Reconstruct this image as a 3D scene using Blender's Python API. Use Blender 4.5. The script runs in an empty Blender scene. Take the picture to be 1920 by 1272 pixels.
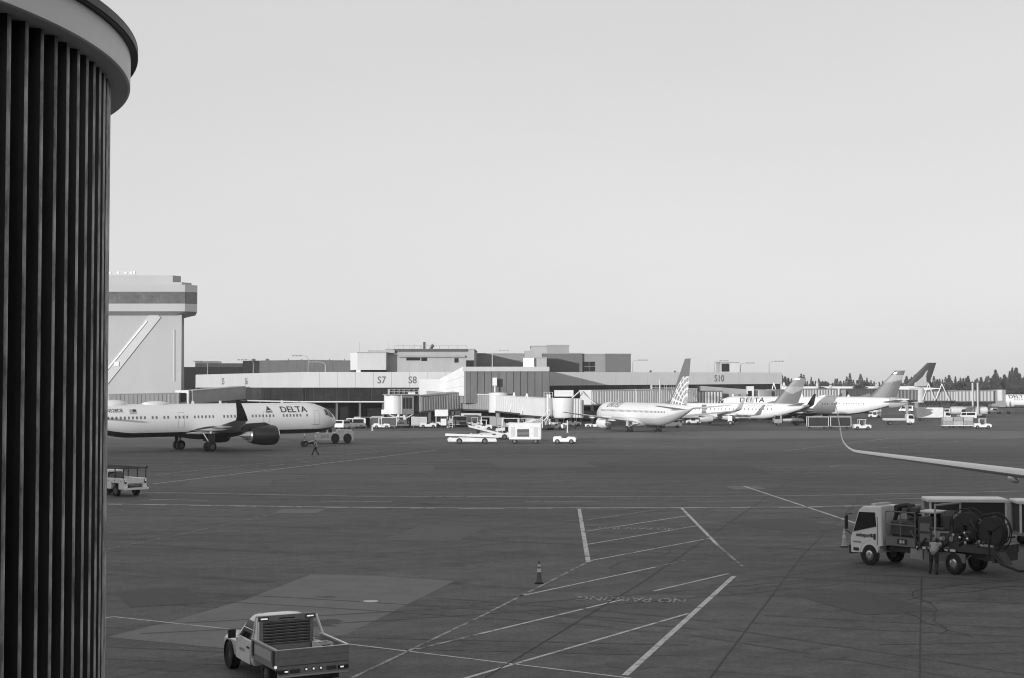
import bpy, math, random
from mathutils import Vector, Matrix
random.seed(7)
sc = bpy.context.scene
col = sc.collection
R_ = math.radians
# ------------------------------------------------------------------ camera
F, CX, CY, YH, H = 2666.7, 960.0, 636.0, 727.0, 8.0
PITCH = math.atan((YH - CY) / F)
cam = bpy.data.cameras.new('camera')
cam.lens = 50.0; cam.sensor_width = 36.0; cam.sensor_fit = 'HORIZONTAL'
cam.clip_start = 0.05; cam.clip_end = 6000
camo = bpy.data.objects.new('camera', cam); col.objects.link(camo)
camo.location = (0, 0, H); camo.rotation_euler = (math.pi/2 + PITCH, 0, 0)
sc.camera = camo
# ------------------------------------------------------------------ sky and sun
SUN_EL, SUN_AZ = 6.5, 209.0            # azimuth measured clockwise from +Y (view direction)
world = bpy.data.worlds.new('World'); sc.world = world; world.use_nodes = True
nt = world.node_tree; nt.nodes.clear()
sky = nt.nodes.new('ShaderNodeTexSky'); sky.sky_type = 'NISHITA'; sky.sun_disc = False
sky.sun_elevation = R_(SUN_EL); sky.sun_rotation = R_(SUN_AZ)
sky.air_density = 1.0; sky.dust_density = 0.8; sky.ozone_density = 1.0
bw = nt.nodes.new('ShaderNodeRGBToBW')
bg = nt.nodes.new('ShaderNodeBackground'); bg.inputs['Strength'].default_value = 0.15
wo = nt.nodes.new('ShaderNodeOutputWorld')
def wmath(op, a, b):
    k = nt.nodes.new('ShaderNodeMath'); k.operation = op
    nt.links.new(a, k.inputs[0]); k.inputs[1].default_value = b; return k.outputs[0]
nt.links.new(sky.outputs[0], bw.inputs[0])               # panchromatic film: grey sky with a soft tone curve about its mean
tone = wmath('MULTIPLY', wmath('POWER', wmath('DIVIDE', bw.outputs[0], 3.3), 0.28), 3.3)
stc = nt.nodes.new('ShaderNodeTexCoord'); smp = nt.nodes.new('ShaderNodeMapping'); smp.inputs['Scale'].default_value = (1.0, 1.0, 3.5)
nt.links.new(stc.outputs['Generated'], smp.inputs[0])
sn = nt.nodes.new('ShaderNodeTexNoise'); sn.inputs['Scale'].default_value = 3.0; sn.inputs['Detail'].default_value = 7; sn.inputs['Roughness'].default_value = .6
nt.links.new(smp.outputs[0], sn.inputs['Vector'])
veil = wmath('ADD', wmath('MULTIPLY', sn.outputs['Fac'], 0.09), 0.955)          # thin uneven high haze over the whole sky
vm = nt.nodes.new('ShaderNodeMath'); vm.operation = 'MULTIPLY'; nt.links.new(tone, vm.inputs[0]); nt.links.new(veil, vm.inputs[1])
nt.links.new(vm.outputs[0], bg.inputs['Color'])
nt.links.new(bg.outputs[0], wo.inputs[0])
sun = bpy.data.lights.new('sun', 'SUN'); sun.energy = 2.6; sun.angle = R_(0.5); sun.color = (1, 1, 1)
suno = bpy.data.objects.new('sun', sun); col.objects.link(suno)
tosun = Vector((math.sin(R_(SUN_AZ))*math.cos(R_(SUN_EL)), math.cos(R_(SUN_AZ))*math.cos(R_(SUN_EL)), math.sin(R_(SUN_EL))))
suno.rotation_euler = tosun.to_track_quat('Z', 'Y').to_euler()
suno.location = (0, -50, 80)
sc.view_settings.view_transform = 'Standard'; sc.view_settings.look = 'None'
sc.view_settings.exposure = 0.55; sc.view_settings.gamma = 1.0
sc.view_settings.use_curve_mapping = False
sc.cycles.pixel_filter_type = 'BLACKMAN_HARRIS'; sc.cycles.filter_width = 1.1

# ------------------------------------------------------------------ pixel helpers
def ray(px, py):
    xc = (px - CX)/F; yc = (CY - py)/F
    return Vector((xc, math.cos(PITCH) - yc*math.sin(PITCH), math.sin(PITCH) + yc*math.cos(PITCH)))
def G(px, py, z=0.0):
    d = ray(px, py); t = (z - H)/d.z
    return Vector((d.x*t, d.y*t, z))
def P(px, py, Y):
    d = ray(px, py); t = Y/d.y
    return Vector((d.x*t, Y, H + d.z*t))
def PX(px, Y): return (px - CX)/F*Y
def PZ(py, Y): return P(CX, py, Y).z

# ------------------------------------------------------------------ materials (all neutral grey: black-and-white film)
MATS = {}
def gmat(name, v, rough=0.6, var=0.08, scale=3.0, metal=0.0, bump=0.0, bscale=30.0, coat=0.0, stretch=None, coord='Object', spec=0.5):
    if name in MATS: return MATS[name]
    m = bpy.data.materials.new(name); m.use_nodes = True
    t = m.node_tree; b = t.nodes['Principled BSDF']
    b.inputs['Roughness'].default_value = rough; b.inputs['Metallic'].default_value = metal
    b.inputs['Specular IOR Level'].default_value = spec
    if coat: b.inputs['Coat Weight'].default_value = coat
    tc = t.nodes.new('ShaderNodeTexCoord'); mp = t.nodes.new('ShaderNodeMapping')
    t.links.new(tc.outputs[coord], mp.inputs[0])
    if stretch: mp.inputs['Scale'].default_value = stretch
    n = t.nodes.new('ShaderNodeTexNoise'); n.inputs['Scale'].default_value = scale; n.inputs['Detail'].default_value = 6
    n.inputs['Roughness'].default_value = 0.65
    t.links.new(mp.outputs[0], n.inputs['Vector'])
    r = t.nodes.new('ShaderNodeMapRange')
    r.inputs['From Min'].default_value = 0.25; r.inputs['From Max'].default_value = 0.75
    r.inputs['To Min'].default_value = max(0, v*(1 - var)); r.inputs['To Max'].default_value = v*(1 + var)
    t.links.new(n.outputs['Fac'], r.inputs['Value']); t.links.new(r.outputs[0], b.inputs['Base Color'])
    if bump:
        n2 = t.nodes.new('ShaderNodeTexNoise'); n2.inputs['Scale'].default_value = bscale; n2.inputs['Detail'].default_value = 4
        t.links.new(tc.outputs[coord], n2.inputs['Vector'])
        bp = t.nodes.new('ShaderNodeBump'); bp.inputs['Strength'].default_value = bump; bp.inputs['Distance'].default_value = 0.02
        t.links.new(n2.outputs['Fac'], bp.inputs['Height']); t.links.new(bp.outputs[0], b.inputs['Normal'])
    MATS[name] = m; return m
def emat(name, v, strength):
    if name in MATS: return MATS[name]
    m = bpy.data.materials.new(name); m.use_nodes = True
    b = m.node_tree.nodes['Principled BSDF']; b.inputs['Base Color'].default_value = (v, v, v, 1)
    b.inputs['Emission Color'].default_value = (1, 1, 1, 1); b.inputs['Emission Strength'].default_value = strength
    MATS[name] = m; return m
white = gmat('white_paint', 0.68, 0.4, 0.16, 1.2)
planewhite = gmat('aircraft_white_paint', 0.80, 0.30, 0.03, 0.6)
planegrey = gmat('aircraft_grey_paint', 0.45, 0.35, 0.06, 0.8)
wingmetal = gmat('wing_grey_paint', 0.5, 0.35, 0.08, 0.7)
navy = gmat('dark_navy_paint', 0.022, 0.35, 0.15, 1.0)
midpaint = gmat('mid_grey_paint', 0.16, 0.4, 0.08, 1.0)
lightpaint = gmat('pale_grey_paint', 0.42, 0.4, 0.06, 1.0)
tyre = gmat('tyre_rubber', 0.018, 0.85, 0.3, 8)
rimm = gmat('wheel_rim_metal', 0.10, 0.45, 0.2, 6)
chrome = gmat('bare_metal', 0.62, 0.25, 0.08, 4, metal=0.9)
glassd = gmat('dark_glass', 0.015, 0.08, 0.2, 2, spec=0.8)
blackm = gmat('black_plastic', 0.02, 0.5, 0.2, 6)
darkst = gmat('dark_steel', 0.05, 0.5, 0.25, 4)
grey3 = gmat('grey_steel', 0.28, 0.45, 0.15, 3)
grey5 = gmat('light_steel', 0.5, 0.45, 0.12, 3)
concr = gmat('concrete', 0.46, 0.85, 0.08, 0.5, bump=0.15, bscale=6, coord='Object', stretch=(1, 1, 0.35))
concd = gmat('stained_concrete', 0.30, 0.85, 0.14, 0.35, coord='Object', stretch=(1, 1, 0.3))
brickd = gmat('dark_cladding', 0.12, 0.8, 0.10, 0.4)
offwh = gmat('chalky_white_wall', 0.80, 0.8, 0.04, 0.5)
voidm = gmat('void_shade', 0.008, 0.9, 0.3, 1)  # near-black colour stands in for shade in voids and openings
bandm = gmat('smoked_glass', 0.022, 0.15, 0.6, 0.35, spec=0.35)
signm = gmat('gate_number_paint', 0.12, 0.7, 0.15, 2)
lampm = emat('lit_lamp', 0.8, 0.4)
skinm = gmat('skin', 0.32, 0.6, 0.1, 8)
clothd = gmat('dark_cloth', 0.03, 0.9, 0.2, 8)
clothl = gmat('hi_vis_cloth', 0.48, 0.8, 0.15, 6)
hairm = gmat('dark_hair', 0.02, 0.7, 0.2, 20)

# ------------------------------------------------------------------ mesh helper
class MB:
    def __init__(s): s.v = []; s.f = []; s.m = []
    def add(s, vs, fs, mi=0):
        o = len(s.v); s.v += [tuple(v) for v in vs]
        for f in fs: s.f.append(tuple(i + o for i in f)); s.m.append(mi)
        return s
    def box(s, c, d, rz=0, mi=0, ry=0, rx=0):
        hx, hy, hz = d[0]/2, d[1]/2, d[2]/2
        M = Matrix.Rotation(rz, 3, 'Z') @ Matrix.Rotation(ry, 3, 'Y') @ Matrix.Rotation(rx, 3, 'X')
        vs = [Vector(c) + M @ Vector((x, y, z)) for z in (-hz, hz) for x, y in ((-hx, -hy), (hx, -hy), (hx, hy), (-hx, hy))]
        return s.add(vs, [(0, 3, 2, 1), (4, 5, 6, 7), (0, 1, 5, 4), (1, 2, 6, 5), (2, 3, 7, 6), (3, 0, 4, 7)], mi)
    def bbox(s, c, d, bev=0.04, mi=0):                      # box with chamfered vertical and top edges
        hx, hy, hz = d[0]/2, d[1]/2, d[2]/2; b = min(bev, hx*0.6, hy*0.6, hz*0.6)
        def ring(ix, z):
            x, y = hx - ix, hy - ix
            return [Vector(c) + Vector(p) for p in ((-x + b, -y, z), (x - b, -y, z), (x, -y + b, z), (x, y - b, z), (x - b, y, z), (-x + b, y, z), (-x, y - b, z), (-x, -y + b, z))]
        return s.loft([ring(b, -hz), ring(0, -hz + b), ring(0, hz - b), ring(b, hz)], mi=mi)
    def prism(s, prof, y0, y1, mi=0):                       # (x,z) outline extruded along y
        n = len(prof)
        vs = [(x, y0, z) for x, z in prof] + [(x, y1, z) for x, z in prof]
        fs = [tuple(range(n)), tuple(range(2*n - 1, n - 1, -1))] + [(i + n, (i + 1) % n + n, (i + 1) % n, i) for i in range(n)]
        return s.add(vs, fs, mi)
    def slab(s, pts, z0, z1, mi=0):                         # (x,y) outline extruded along z
        n = len(pts)
        vs = [(x, y, z0) for x, y in pts] + [(x, y, z1) for x, y in pts]
        fs = [tuple(range(n - 1, -1, -1)), tuple(range(n, 2*n))] + [(i, (i + 1) % n, (i + 1) % n + n, i + n) for i in range(n)]
        return s.add(vs, fs, mi)
    def loft(s, rings, cap=True, closed=True, mi=0):
        n = len(rings[0]); vs = [p for r in rings for p in r]; fs = []
        for k in range(len(rings) - 1):
            for i in range(n if closed else n - 1):
                j = (i + 1) % n
                fs.append((k*n + i, k*n + j, (k + 1)*n + j, (k + 1)*n + i))
        if cap: fs += [tuple(range(n - 1, -1, -1)), tuple((len(rings) - 1)*n + i for i in range(n))]
        return s.add(vs, fs, mi)
    def tube(s, p0, p1, r0, r1=None, n=10, mi=0, cap=True):
        r1 = r0 if r1 is None else r1
        p0 = Vector(p0); p1 = Vector(p1); q = (p1 - p0).to_track_quat('Z', 'Y')
        def ring(p, r): return [p + q @ Vector((r*math.cos(2*math.pi*i/n), r*math.sin(2*math.pi*i/n), 0)) for i in range(n)]
        return s.loft([ring(p0, r0), ring(p1, r1)], cap, mi=mi)
    def path(s, pts, r, n=8, mi=0):
        for a, b in zip(pts[:-1], pts[1:]): s.tube(a, b, r, r, n, mi)
        return s
    def lathe(s, prof, c, axis='x', n=24, mi=0, cap=False):  # prof: (along, radius)
        rings = []
        for a, r in prof:
            rg = []
            for i in range(n):
                t = 2*math.pi*i/n; u, w = r*math.cos(t), r*math.sin(t)
                p = {'x': (a, u, w), 'y': (w, a, u), 'z': (u, w, a)}[axis]
                rg.append(Vector(c) + Vector(p))
            rings.append(rg)
        return s.loft(rings, cap, mi=mi)
    def ball(s, c, r, n=12, k=8, mi=0):
        r = r if hasattr(r, '__len__') else (r, r, r)
        rings = []
        for j in range(k + 1):
            ph = -math.pi/2 + math.pi*j/k
            rr = max(math.cos(ph), 0.02)
            rings.append([Vector(c) + Vector((r[0]*rr*math.cos(2*math.pi*i/n), r[1]*rr*math.sin(2*math.pi*i/n), r[2]*math.sin(ph))) for i in range(n)])
        return s.loft(rings, mi=mi)
    def mesh(s, name, mats, smooth=False, angle=None):
        me = bpy.data.meshes.new(name); me.from_pydata(s.v, [], s.f)
        if not isinstance(mats, (list, tuple)): mats = [mats]
        for m in mats: me.materials.append(m)
        if len(mats) > 1: me.polygons.foreach_set('material_index', s.m)
        if smooth:
            me.polygons.foreach_set('use_smooth', [True]*len(s.f))
            if angle: me.set_sharp_from_angle(angle=R_(angle))
        me.update(); return me
    def build(s, name, mats, parent=None, smooth=False, angle=40, kind=None):
        o = bpy.data.objects.new(name, s.mesh(name, mats, smooth, angle)); col.objects.link(o)
        if parent is not None: o.parent = parent
        if kind: o['kind'] = kind
        return o
def tag(o, label, cat, group=None):
    o['label'] = label; o['category'] = cat
    if group: o['group'] = group
    return o
def thing(name, label, cat, loc=(0, 0, 0), rz=0, group=None):
    o = bpy.data.objects.new(name, None); col.objects.link(o); o.empty_display_size = 0.5
    o.location = loc; o.rotation_euler = (0, 0, rz)
    return tag(o, label, cat, group)
def struct(name, mb, mat, parent=None):
    o = mb.build(name, mat, parent)
    if parent is None: o['kind'] = 'structure'
    return o
def copy_tree(o, parent=None):
    c = o.copy(); col.objects.link(c); c.parent = parent
    for ch in list(o.children): copy_tree(ch, c)
    return c
def textmesh(txt, size, bold=0.0, shear=0.0):
    cu = bpy.data.curves.new('lettering', 'FONT'); cu.body = txt; cu.size = size; cu.offset = bold; cu.shear = shear
    cu.align_x = 'CENTER'; cu.resolution_u = 3
    o = bpy.data.objects.new('tmp_text', cu); col.objects.link(o)
    bpy.context.view_layer.update()
    dg = bpy.context.evaluated_depsgraph_get()
    me = bpy.data.meshes.new_from_object(o.evaluated_get(dg))
    bpy.data.objects.remove(o); return me
def text_part(name, txt, size, mat, parent, loc, rot, bold=0.0, label=None, sx=1.0):
    me = textmesh(txt, size, bold); me.materials.clear(); me.materials.append(mat)
    o = bpy.data.objects.new(name, me); col.objects.link(o)
    o.parent = parent; o.location = loc; o.rotation_euler = rot; o.scale = (sx, 1, 1)
    if label: o['label'] = label
    return o

# ================================================================== THE GROUND
def asphalt():
    m = bpy.data.materials.new('apron_asphalt'); m.use_nodes = True
    t = m.node_tree; b = t.nodes['Principled BSDF']; b.inputs['Roughness'].default_value = 0.85
    b.inputs['Specular IOR Level'].default_value = 0.25
    tc = t.nodes.new('ShaderNodeTexCoord')
    def noise(scale, stretch=(1, 1, 1), det=6, ro=0.6):
        mp = t.nodes.new('ShaderNodeMapping'); mp.inputs['Scale'].default_value = stretch
        t.links.new(tc.outputs['Object'], mp.inputs[0])
        n = t.nodes.new('ShaderNodeTexNoise'); n.inputs['Scale'].default_value = scale; n.inputs['Detail'].default_value = det
        n.inputs['Roughness'].default_value = ro
        t.links.new(mp.outputs[0], n.inputs['Vector']); return n.outputs['Fac']
    def rng(s, a, c, lo=0.3, hi=0.7):
        r = t.nodes.new('ShaderNodeMapRange'); r.inputs['From Min'].default_value = lo; r.inputs['From Max'].default_value = hi
        r.inputs['To Min'].default_value = a; r.inputs['To Max'].default_value = c
        t.links.new(s, r.inputs['Value']); return r.outputs[0]
    def mul(a, c):
        k = t.nodes.new('ShaderNodeMath'); k.operation = 'MULTIPLY'
        for i, q in enumerate((a, c)):
            if isinstance(q, float): k.inputs[i].default_value = q
            else: t.links.new(q, k.inputs[i])
        return k.outputs[0]
    def rotnoise(scale, stretch, ang, det=4):
        mp = t.nodes.new('ShaderNodeMapping'); mp.inputs['Rotation'].default_value = (0, 0, ang)
        m2 = t.nodes.new('ShaderNodeMapping'); m2.inputs['Scale'].default_value = stretch
        t.links.new(tc.outputs['Object'], mp.inputs[0]); t.links.new(mp.outputs[0], m2.inputs[0])
        n = t.nodes.new('ShaderNodeTexNoise'); n.inputs['Scale'].default_value = scale; n.inputs['Detail'].default_value = det; n.inputs['Roughness'].default_value = .6
        t.links.new(m2.outputs[0], n.inputs['Vector']); return n.outputs['Fac']
    big = rng(noise(0.03, det=6, ro=.6), 0.80, 1.22)
    streak = rng(rotnoise(0.45, (0.06, 1.0, 1), R_(8)), 0.80, 1.16)
    streak2 = rng(rotnoise(0.8, (0.05, 1.0, 1), R_(-38)), 0.86, 1.10)
    tyres = rng(rotnoise(1.1, (0.035, 1.0, 1), R_(24)), 0.62, 1.0, .30, .42)
    mid = rng(noise(0.9, det=10, ro=0.85), 0.66, 1.34)
    fine = rng(noise(7.0, det=6, ro=0.9), 0.55, 1.45)
    drip = rng(noise(0.30, det=6, ro=.65), 0.55, 1.0, 0.28, 0.40)
    spots = rng(noise(1.7, det=2), 0.55, 1.0, 0.22, 0.30)
    chalk = rng(noise(2.6, det=3), 1.0, 1.5, 0.70, 0.78)
    v = mul(mul(mul(mul(big, streak), mul(mid, fine)), mul(mul(drip, streak2), mul(spots, mul(tyres, chalk)))), 0.124)
    t.links.new(v, b.inputs['Base Color'])
    bp = t.nodes.new('ShaderNodeBump'); bp.inputs['Strength'].default_value = 0.35; bp.inputs['Distance'].default_value = 0.01
    t.links.new(noise(60.0), bp.inputs['Height']); t.links.new(bp.outputs[0], b.inputs['Normal'])
    return m
asph = asphalt()
mb = MB(); S = 4000
mb.add([(-S, -S, 0), (S, -S, 0), (S, S, 0), (-S, S, 0)], [(0, 1, 2, 3)])
ground = struct('apron', mb, asph)
LZ = 0.004
palepave = gmat('pale_apron_paving', 0.145, 0.9, 0.18, 0.15, bump=0.2, bscale=20)
patchm = gmat('worn_pale_asphalt', 0.175, 0.9, 0.16, 0.8, bump=0.2, bscale=30)
paintm = gmat('worn_white_marking', 0.55, 0.8, 0.35, 3.0)
paintf = gmat('faded_marking', 0.32, 0.85, 0.35, 3.0)
tarm = gmat('tar_joint', 0.025, 0.7, 0.3, 2.0)
def worn(name, v, keep, scale=1.0):
    m = gmat(name, v, .8, .25, 3.0); t = m.node_tree; b = t.nodes['Principled BSDF']
    lk = b.inputs['Base Color'].links[0]; src = lk.from_socket
    tc = t.nodes.new('ShaderNodeTexCoord'); n = t.nodes.new('ShaderNodeTexNoise'); n.inputs['Scale'].default_value = 2.2*scale; n.inputs['Detail'].default_value = 9; n.inputs['Roughness'].default_value = .8
    t.links.new(tc.outputs['Object'], n.inputs['Vector'])
    r = t.nodes.new('ShaderNodeMapRange'); r.inputs['From Min'].default_value = keep - .06; r.inputs['From Max'].default_value = keep + .06
    t.links.new(n.outputs['Fac'], r.inputs['Value'])
    mx = t.nodes.new('ShaderNodeMix'); mx.data_type = 'FLOAT'
    t.links.new(r.outputs[0], mx.inputs[0]); mx.inputs[2].default_value = .09; t.links.new(src, mx.inputs[3])
    t.links.new(mx.outputs[0], b.inputs['Base Color']); return m
paintm = worn('chipped_white_marking', .58, .43, .6); paintf = worn('rubbed_off_marking', .42, .50, .6)
def sheet(name, pts, mat, z=LZ, kind='structure'):
    m = MB(); m.add([(p[0], p[1], z) for p in pts], [tuple(range(len(pts)))])
    if (Vector(pts[1]).xy - Vector(pts[0]).xy).cross(Vector(pts[2]).xy - Vector(pts[1]).xy) < 0: m.f[0] = m.f[0][::-1]
    o = m.build(name, mat); o['kind'] = kind; return o
# paler strip along the gates, laid in slabs
def xband(y0, y1, x0, x1): return [(x0, y0), (x1, y0), (x1, y1), (x0, y1)]
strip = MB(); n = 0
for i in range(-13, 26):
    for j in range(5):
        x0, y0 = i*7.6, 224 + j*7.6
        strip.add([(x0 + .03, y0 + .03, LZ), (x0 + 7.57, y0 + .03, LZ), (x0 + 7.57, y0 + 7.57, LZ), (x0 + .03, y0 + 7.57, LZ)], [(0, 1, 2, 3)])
o = strip.build('gate_paving_strip', palepave); o['kind'] = 'structure'
sheet('pale_asphalt_patch', [G(*p) for p in ((200, 1195), (420, 1216), (650, 1190), (852, 1090), (700, 1080), (584, 1077), (460, 1125), (330, 1163))], patchm)
sheet('pale_asphalt_patch', [G(*p) for p in ((515, 962), (590, 963), (612, 955), (528, 955))], patchm)
sheet('pale_asphalt_patch', [G(*p) for p in ((1360, 912), (1375, 918), (1437, 917), (1420, 912))], patchm)
def mark(pts, w, mat, z=2*LZ, name='painted_line', dash=None):
    pts = [Vector(p).xy for p in pts]; m = MB(); w = w*1.35 if mat is not tarm else w
    for a, b in zip(pts[:-1], pts[1:]):
        d = (b - a); L = d.length; d.normalize(); nrm = Vector((-d.y, d.x))*w/2
        segs = [(0, L)]
        if dash:
            segs = []; t = 0
            while t < L: segs.append((t, min(L, t + dash[0]))); t += dash[0] + dash[1]
        for s0, s1 in segs:
            p, q = a + d*s0, a + d*s1
            m.add([(*(p - nrm), z), (*(q - nrm), z), (*(q + nrm), z), (*(p + nrm), z)], [(0, 1, 2, 3)])
    o = m.build(name, mat); o['kind'] = 'structure'; return o
def gl(*pp): return [G(*p) for p in pp]
mark(gl((190, 922), (680, 931), (1000, 932), (1500, 930), (1930, 921)), 0.13, paintm)
mark(gl((190, 945), (680, 952), (900, 953), (1280, 952), (1500, 951), (1930, 941)), 0.17, paintm)
mark([Vector(p) + Vector((0, -0.34, 0)) for p in gl((190, 945), (680, 952), (900, 953), (1280, 952), (1500, 951), (1930, 941))], 0.17, paintm, dash=(1.6, 1.6))
for a, b in (((280, 937), (390, 938.5)), ((600, 940), (735, 941)), ((985, 941.5), (1115, 941.5)), ((1302, 940.5), (1437, 939.5)), ((1640, 937), (1770, 934))):
    mark(gl(a, b), 0.12, paintm)
mark(gl((285, 908), (680, 861), (822, 844)), 0.14, paintm)
mark(gl((290, 891), (455, 873), (680, 850), (720, 846)), 0.14, paintf)
mark(gl((500, 875), (532, 871)), 0.12, paintf); mark(gl((560, 867), (625, 860)), 0.12, paintf); mark(gl((320, 868), (380, 867)), 0.12, paintf)
mark(gl((700, 838), (1040, 834)), 0.14, paintf)
mark(gl((1470, 846), (1800, 806)), 0.16, paintf); mark(gl((1555, 848), (1920, 818)), 0.16, paintf)
mark(gl((1640, 826), (1665, 823)), 0.12, paintf); mark(gl((1555, 875), (1575, 874)), 0.2, paintm)
mark(gl((1086, 955), (1103, 1054)), 0.17, paintm)
mark(gl((1103, 1054), (900, 1157), (655, 1274)), 0.09, paintf)
mark(gl((1278, 953), (1345, 1022)), 0.14, paintm); mark(gl((1345, 1022), (1392, 1062)), 0.10, paintf)
for a, b, m_ in (((1090, 977), (1247, 954), paintf), ((1097, 997), (1289, 967.5), paintm), ((1100, 1021.5), (1309, 986), paintm), ((1106, 1052), (1330, 1010), paintm),
                 ((976, 1118), (1228, 1064), paintm), ((1228, 1064), (1284, 1051), paintf), ((780, 1218), (900, 1189), paintf), ((900, 1189), (1166, 1125), paintm),
                 ((1225, 1109), (1366, 1076), paintm), ((860, 1276), (1290, 1151), paintm)):
    mark(gl(a, b), 0.10, m_)
mark(gl((1376, 1081), (1172, 1267)), 0.15, paintm)
mark(gl((1395, 912), (1600, 980), (1700, 1010)), 0.16, paintm)
mark(gl((150, 1166), (213, 1157), (430, 1180), (652, 1208), (1172, 1271), (1400, 1300)), 0.075, paintm)
mark(gl((200, 1030), (330, 1004), (520, 962)), 0.05, paintf)
# expansion joints
for pp in (((1565, 845), (1200, 1095), (895, 1280)), ((1625, 925), (1505, 1040), (1325, 1280)), ((1728, 1085), (1724, 1280))):
    mark(gl(*pp), 0.05, tarm, z=LZ*3 if pp[0][0] != 195 else LZ*1.5, name='tar_joint')
mark(gl((1250, 990), (1700, 1000)), 0.03, tarm, z=LZ*1.5, name='tar_joint'); mark(gl((200, 1275), (1000, 1112), (1900, 1020)), 0.02, tarm, z=LZ*1.5, name='tar_joint')
# words painted on the tarmac, to be read from the far side
def ground_word(txt, px, py, size, mat, rz, sx=1.0):
    g = G(px, py); me = textmesh(txt, size, 0.02); me.materials.clear(); me.materials.append(mat)
    o = bpy.data.objects.new('painted_words', me); col.objects.link(o); o['kind'] = 'structure'
    o.location = (g.x, g.y, 3*LZ); o.rotation_euler = (0, 0, rz); o.scale = (sx, 1, 1); return o
ground_word('NO PARKING', 1185, 1121, 1.5, paintf, R_(180 - 10), 0.46)
ground_word('NO PARKING', 1196, 990, 1.5, paintf, R_(180 - 10), 0.5)
# stains, repairs and tyre marks
stainm = gmat('oil_stain', .045, .7, .35, 1.5); skidm = gmat('tyre_mark', .078, .8, .4, 1.0); repm = gmat('newer_asphalt', .072, .85, .2, 2.0); repl = gmat('older_asphalt', .112, .85, .2, 2.0)
rs_ = random.Random(42)
def blob(px, py, r, mat, name, z, ex=1.0):
    g = G(px, py); n_ = 18; ph = [rs_.uniform(.55, 1.25) for _ in range(n_)]
    pts = [(g.x + r*ex*ph[i]*math.cos(2*math.pi*i/n_), g.y + r*ph[i]*math.sin(2*math.pi*i/n_)) for i in range(n_)]
    m = MB(); m.add([(p[0], p[1], z) for p in pts], [tuple(range(n_))]); o = m.build(name, mat); o['kind'] = 'structure'
zz_ = .0045
for k in range(34):
    px, py = rs_.uniform(210, 1900), rs_.choice((rs_.uniform(860, 960), rs_.uniform(960, 1250)))
    zz_ += .00004; blob(px, py, rs_.uniform(.15, .75), stainm if k % 3 else skidm, 'oil_stain', zz_, rs_.uniform(.8, 1.8))
for k in range(16):
    a = G(rs_.uniform(250, 1900), rs_.uniform(860, 1240)).xy; th0 = rs_.choice((0.1, 2.9, .5, -.6, .9)) + rs_.uniform(-.25, .25); cv = rs_.uniform(-.02, .02); L_ = rs_.uniform(10, 32)
    for off_ in (0, 1.75):
        pts = []; p = a + Vector((-math.sin(th0), math.cos(th0)))*off_; t_ = th0
        for q in range(13): pts.append(p.copy()); p = p + Vector((math.cos(t_), math.sin(t_)))*L_/12; t_ += cv*L_/12
        zz_ += .00004; mark([(q.x, q.y, 0) for q in pts], .13, skidm, z=zz_, name='tyre_marks')
for k, (px, py, wx, wy, an) in enumerate(((430, 905, 3.5, 5, .1), (1480, 985, 2.4, 3.4, .5), (820, 1000, 2.0, 4.0, -.2), (1620, 1130, 1.6, 2.6, .3), (700, 880, 6, 7, .05), (1250, 880, 9, 6, .0), (1010, 868, 5, 9, .1), (300, 1120, 1.4, 2.2, .4))):
    g = G(px, py); c_, s__ = math.cos(an), math.sin(an); zz_ += .00004
    sheet('asphalt_repair', [(g.x + c_*x - s__*y, g.y + s__*x + c_*y) for x, y in ((-wx, -wy), (wx, -wy), (wx, wy), (-wx, wy))], repm if k % 2 else repl, zz_)
for k in range(7):
    p = G(rs_.uniform(250, 1850), rs_.uniform(870, 1200)).xy; t_ = rs_.uniform(0, 3.14); pts = []
    for q in range(26): pts.append((p.x, p.y, 0)); p = p + Vector((math.cos(t_), math.sin(t_)))*.7; t_ += rs_.uniform(-.5, .5)
    zz_ += .00004; mark(pts, .05, tarm, z=zz_, name='tar_crack_seal')
# manhole
g = G(695, 1128)
mh = thing('manhole_cover', 'round pale metal manhole cover set flush in the worn asphalt patch', 'manhole', (g.x, g.y, 0))
MB().lathe([(0.004, 0.01), (0.012, 0.28), (0.012, 0.29)], (0, 0, 0), 'z', 20).build('cover', grey5, mh)
MB().lathe([(0.0045, 0.30), (0.016, 0.31), (0.016, 0.40), (0.0045, 0.41)], (0, 0, 0), 'z', 24).build('rim', patchm, mh)

# ================================================================== OUR OWN TERMINAL (the hall the picture is taken from; an unseen tall block behind is added to shade the near apron)
th = thing('terminal_hall', 'low glazed departure hall along the edge of the apron', 'terminal', (0, 0, 0))
MB().box((-70, -19, 3.05), (560, 40, 6.1)).build('lower_storey', bandm, th)
MB().box((-70, -19, 11.0), (560, 41, 0.9)).build('roof_slab', concr, th)
MB().box((-70, -30, 8.3), (560, 0.4, 4.36)).build('back_wall', brickd, th)
for i in range(-40, 40):
    if i == 0: continue
    MB().box((i*5.0 - (1.6 if i < 0 else -1.6), 0.85, 8.3), (0.12, 0.2, 4.3)).build('mullion', darkst, th)
tb = thing('apron_shade_block', 'unseen tall block added behind the departure hall to shade the near apron', 'terminal', (-110, -110, 0))  # unseen block, its height and place set to shade the near apron
MB().box((0, 0, 17.2), (640, 60, 34.4)).build('wall', concr, tb)
MB().box((0, 0, 34.7), (640.4, 60.4, 0.58)).build('roof', concd, tb)

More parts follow.
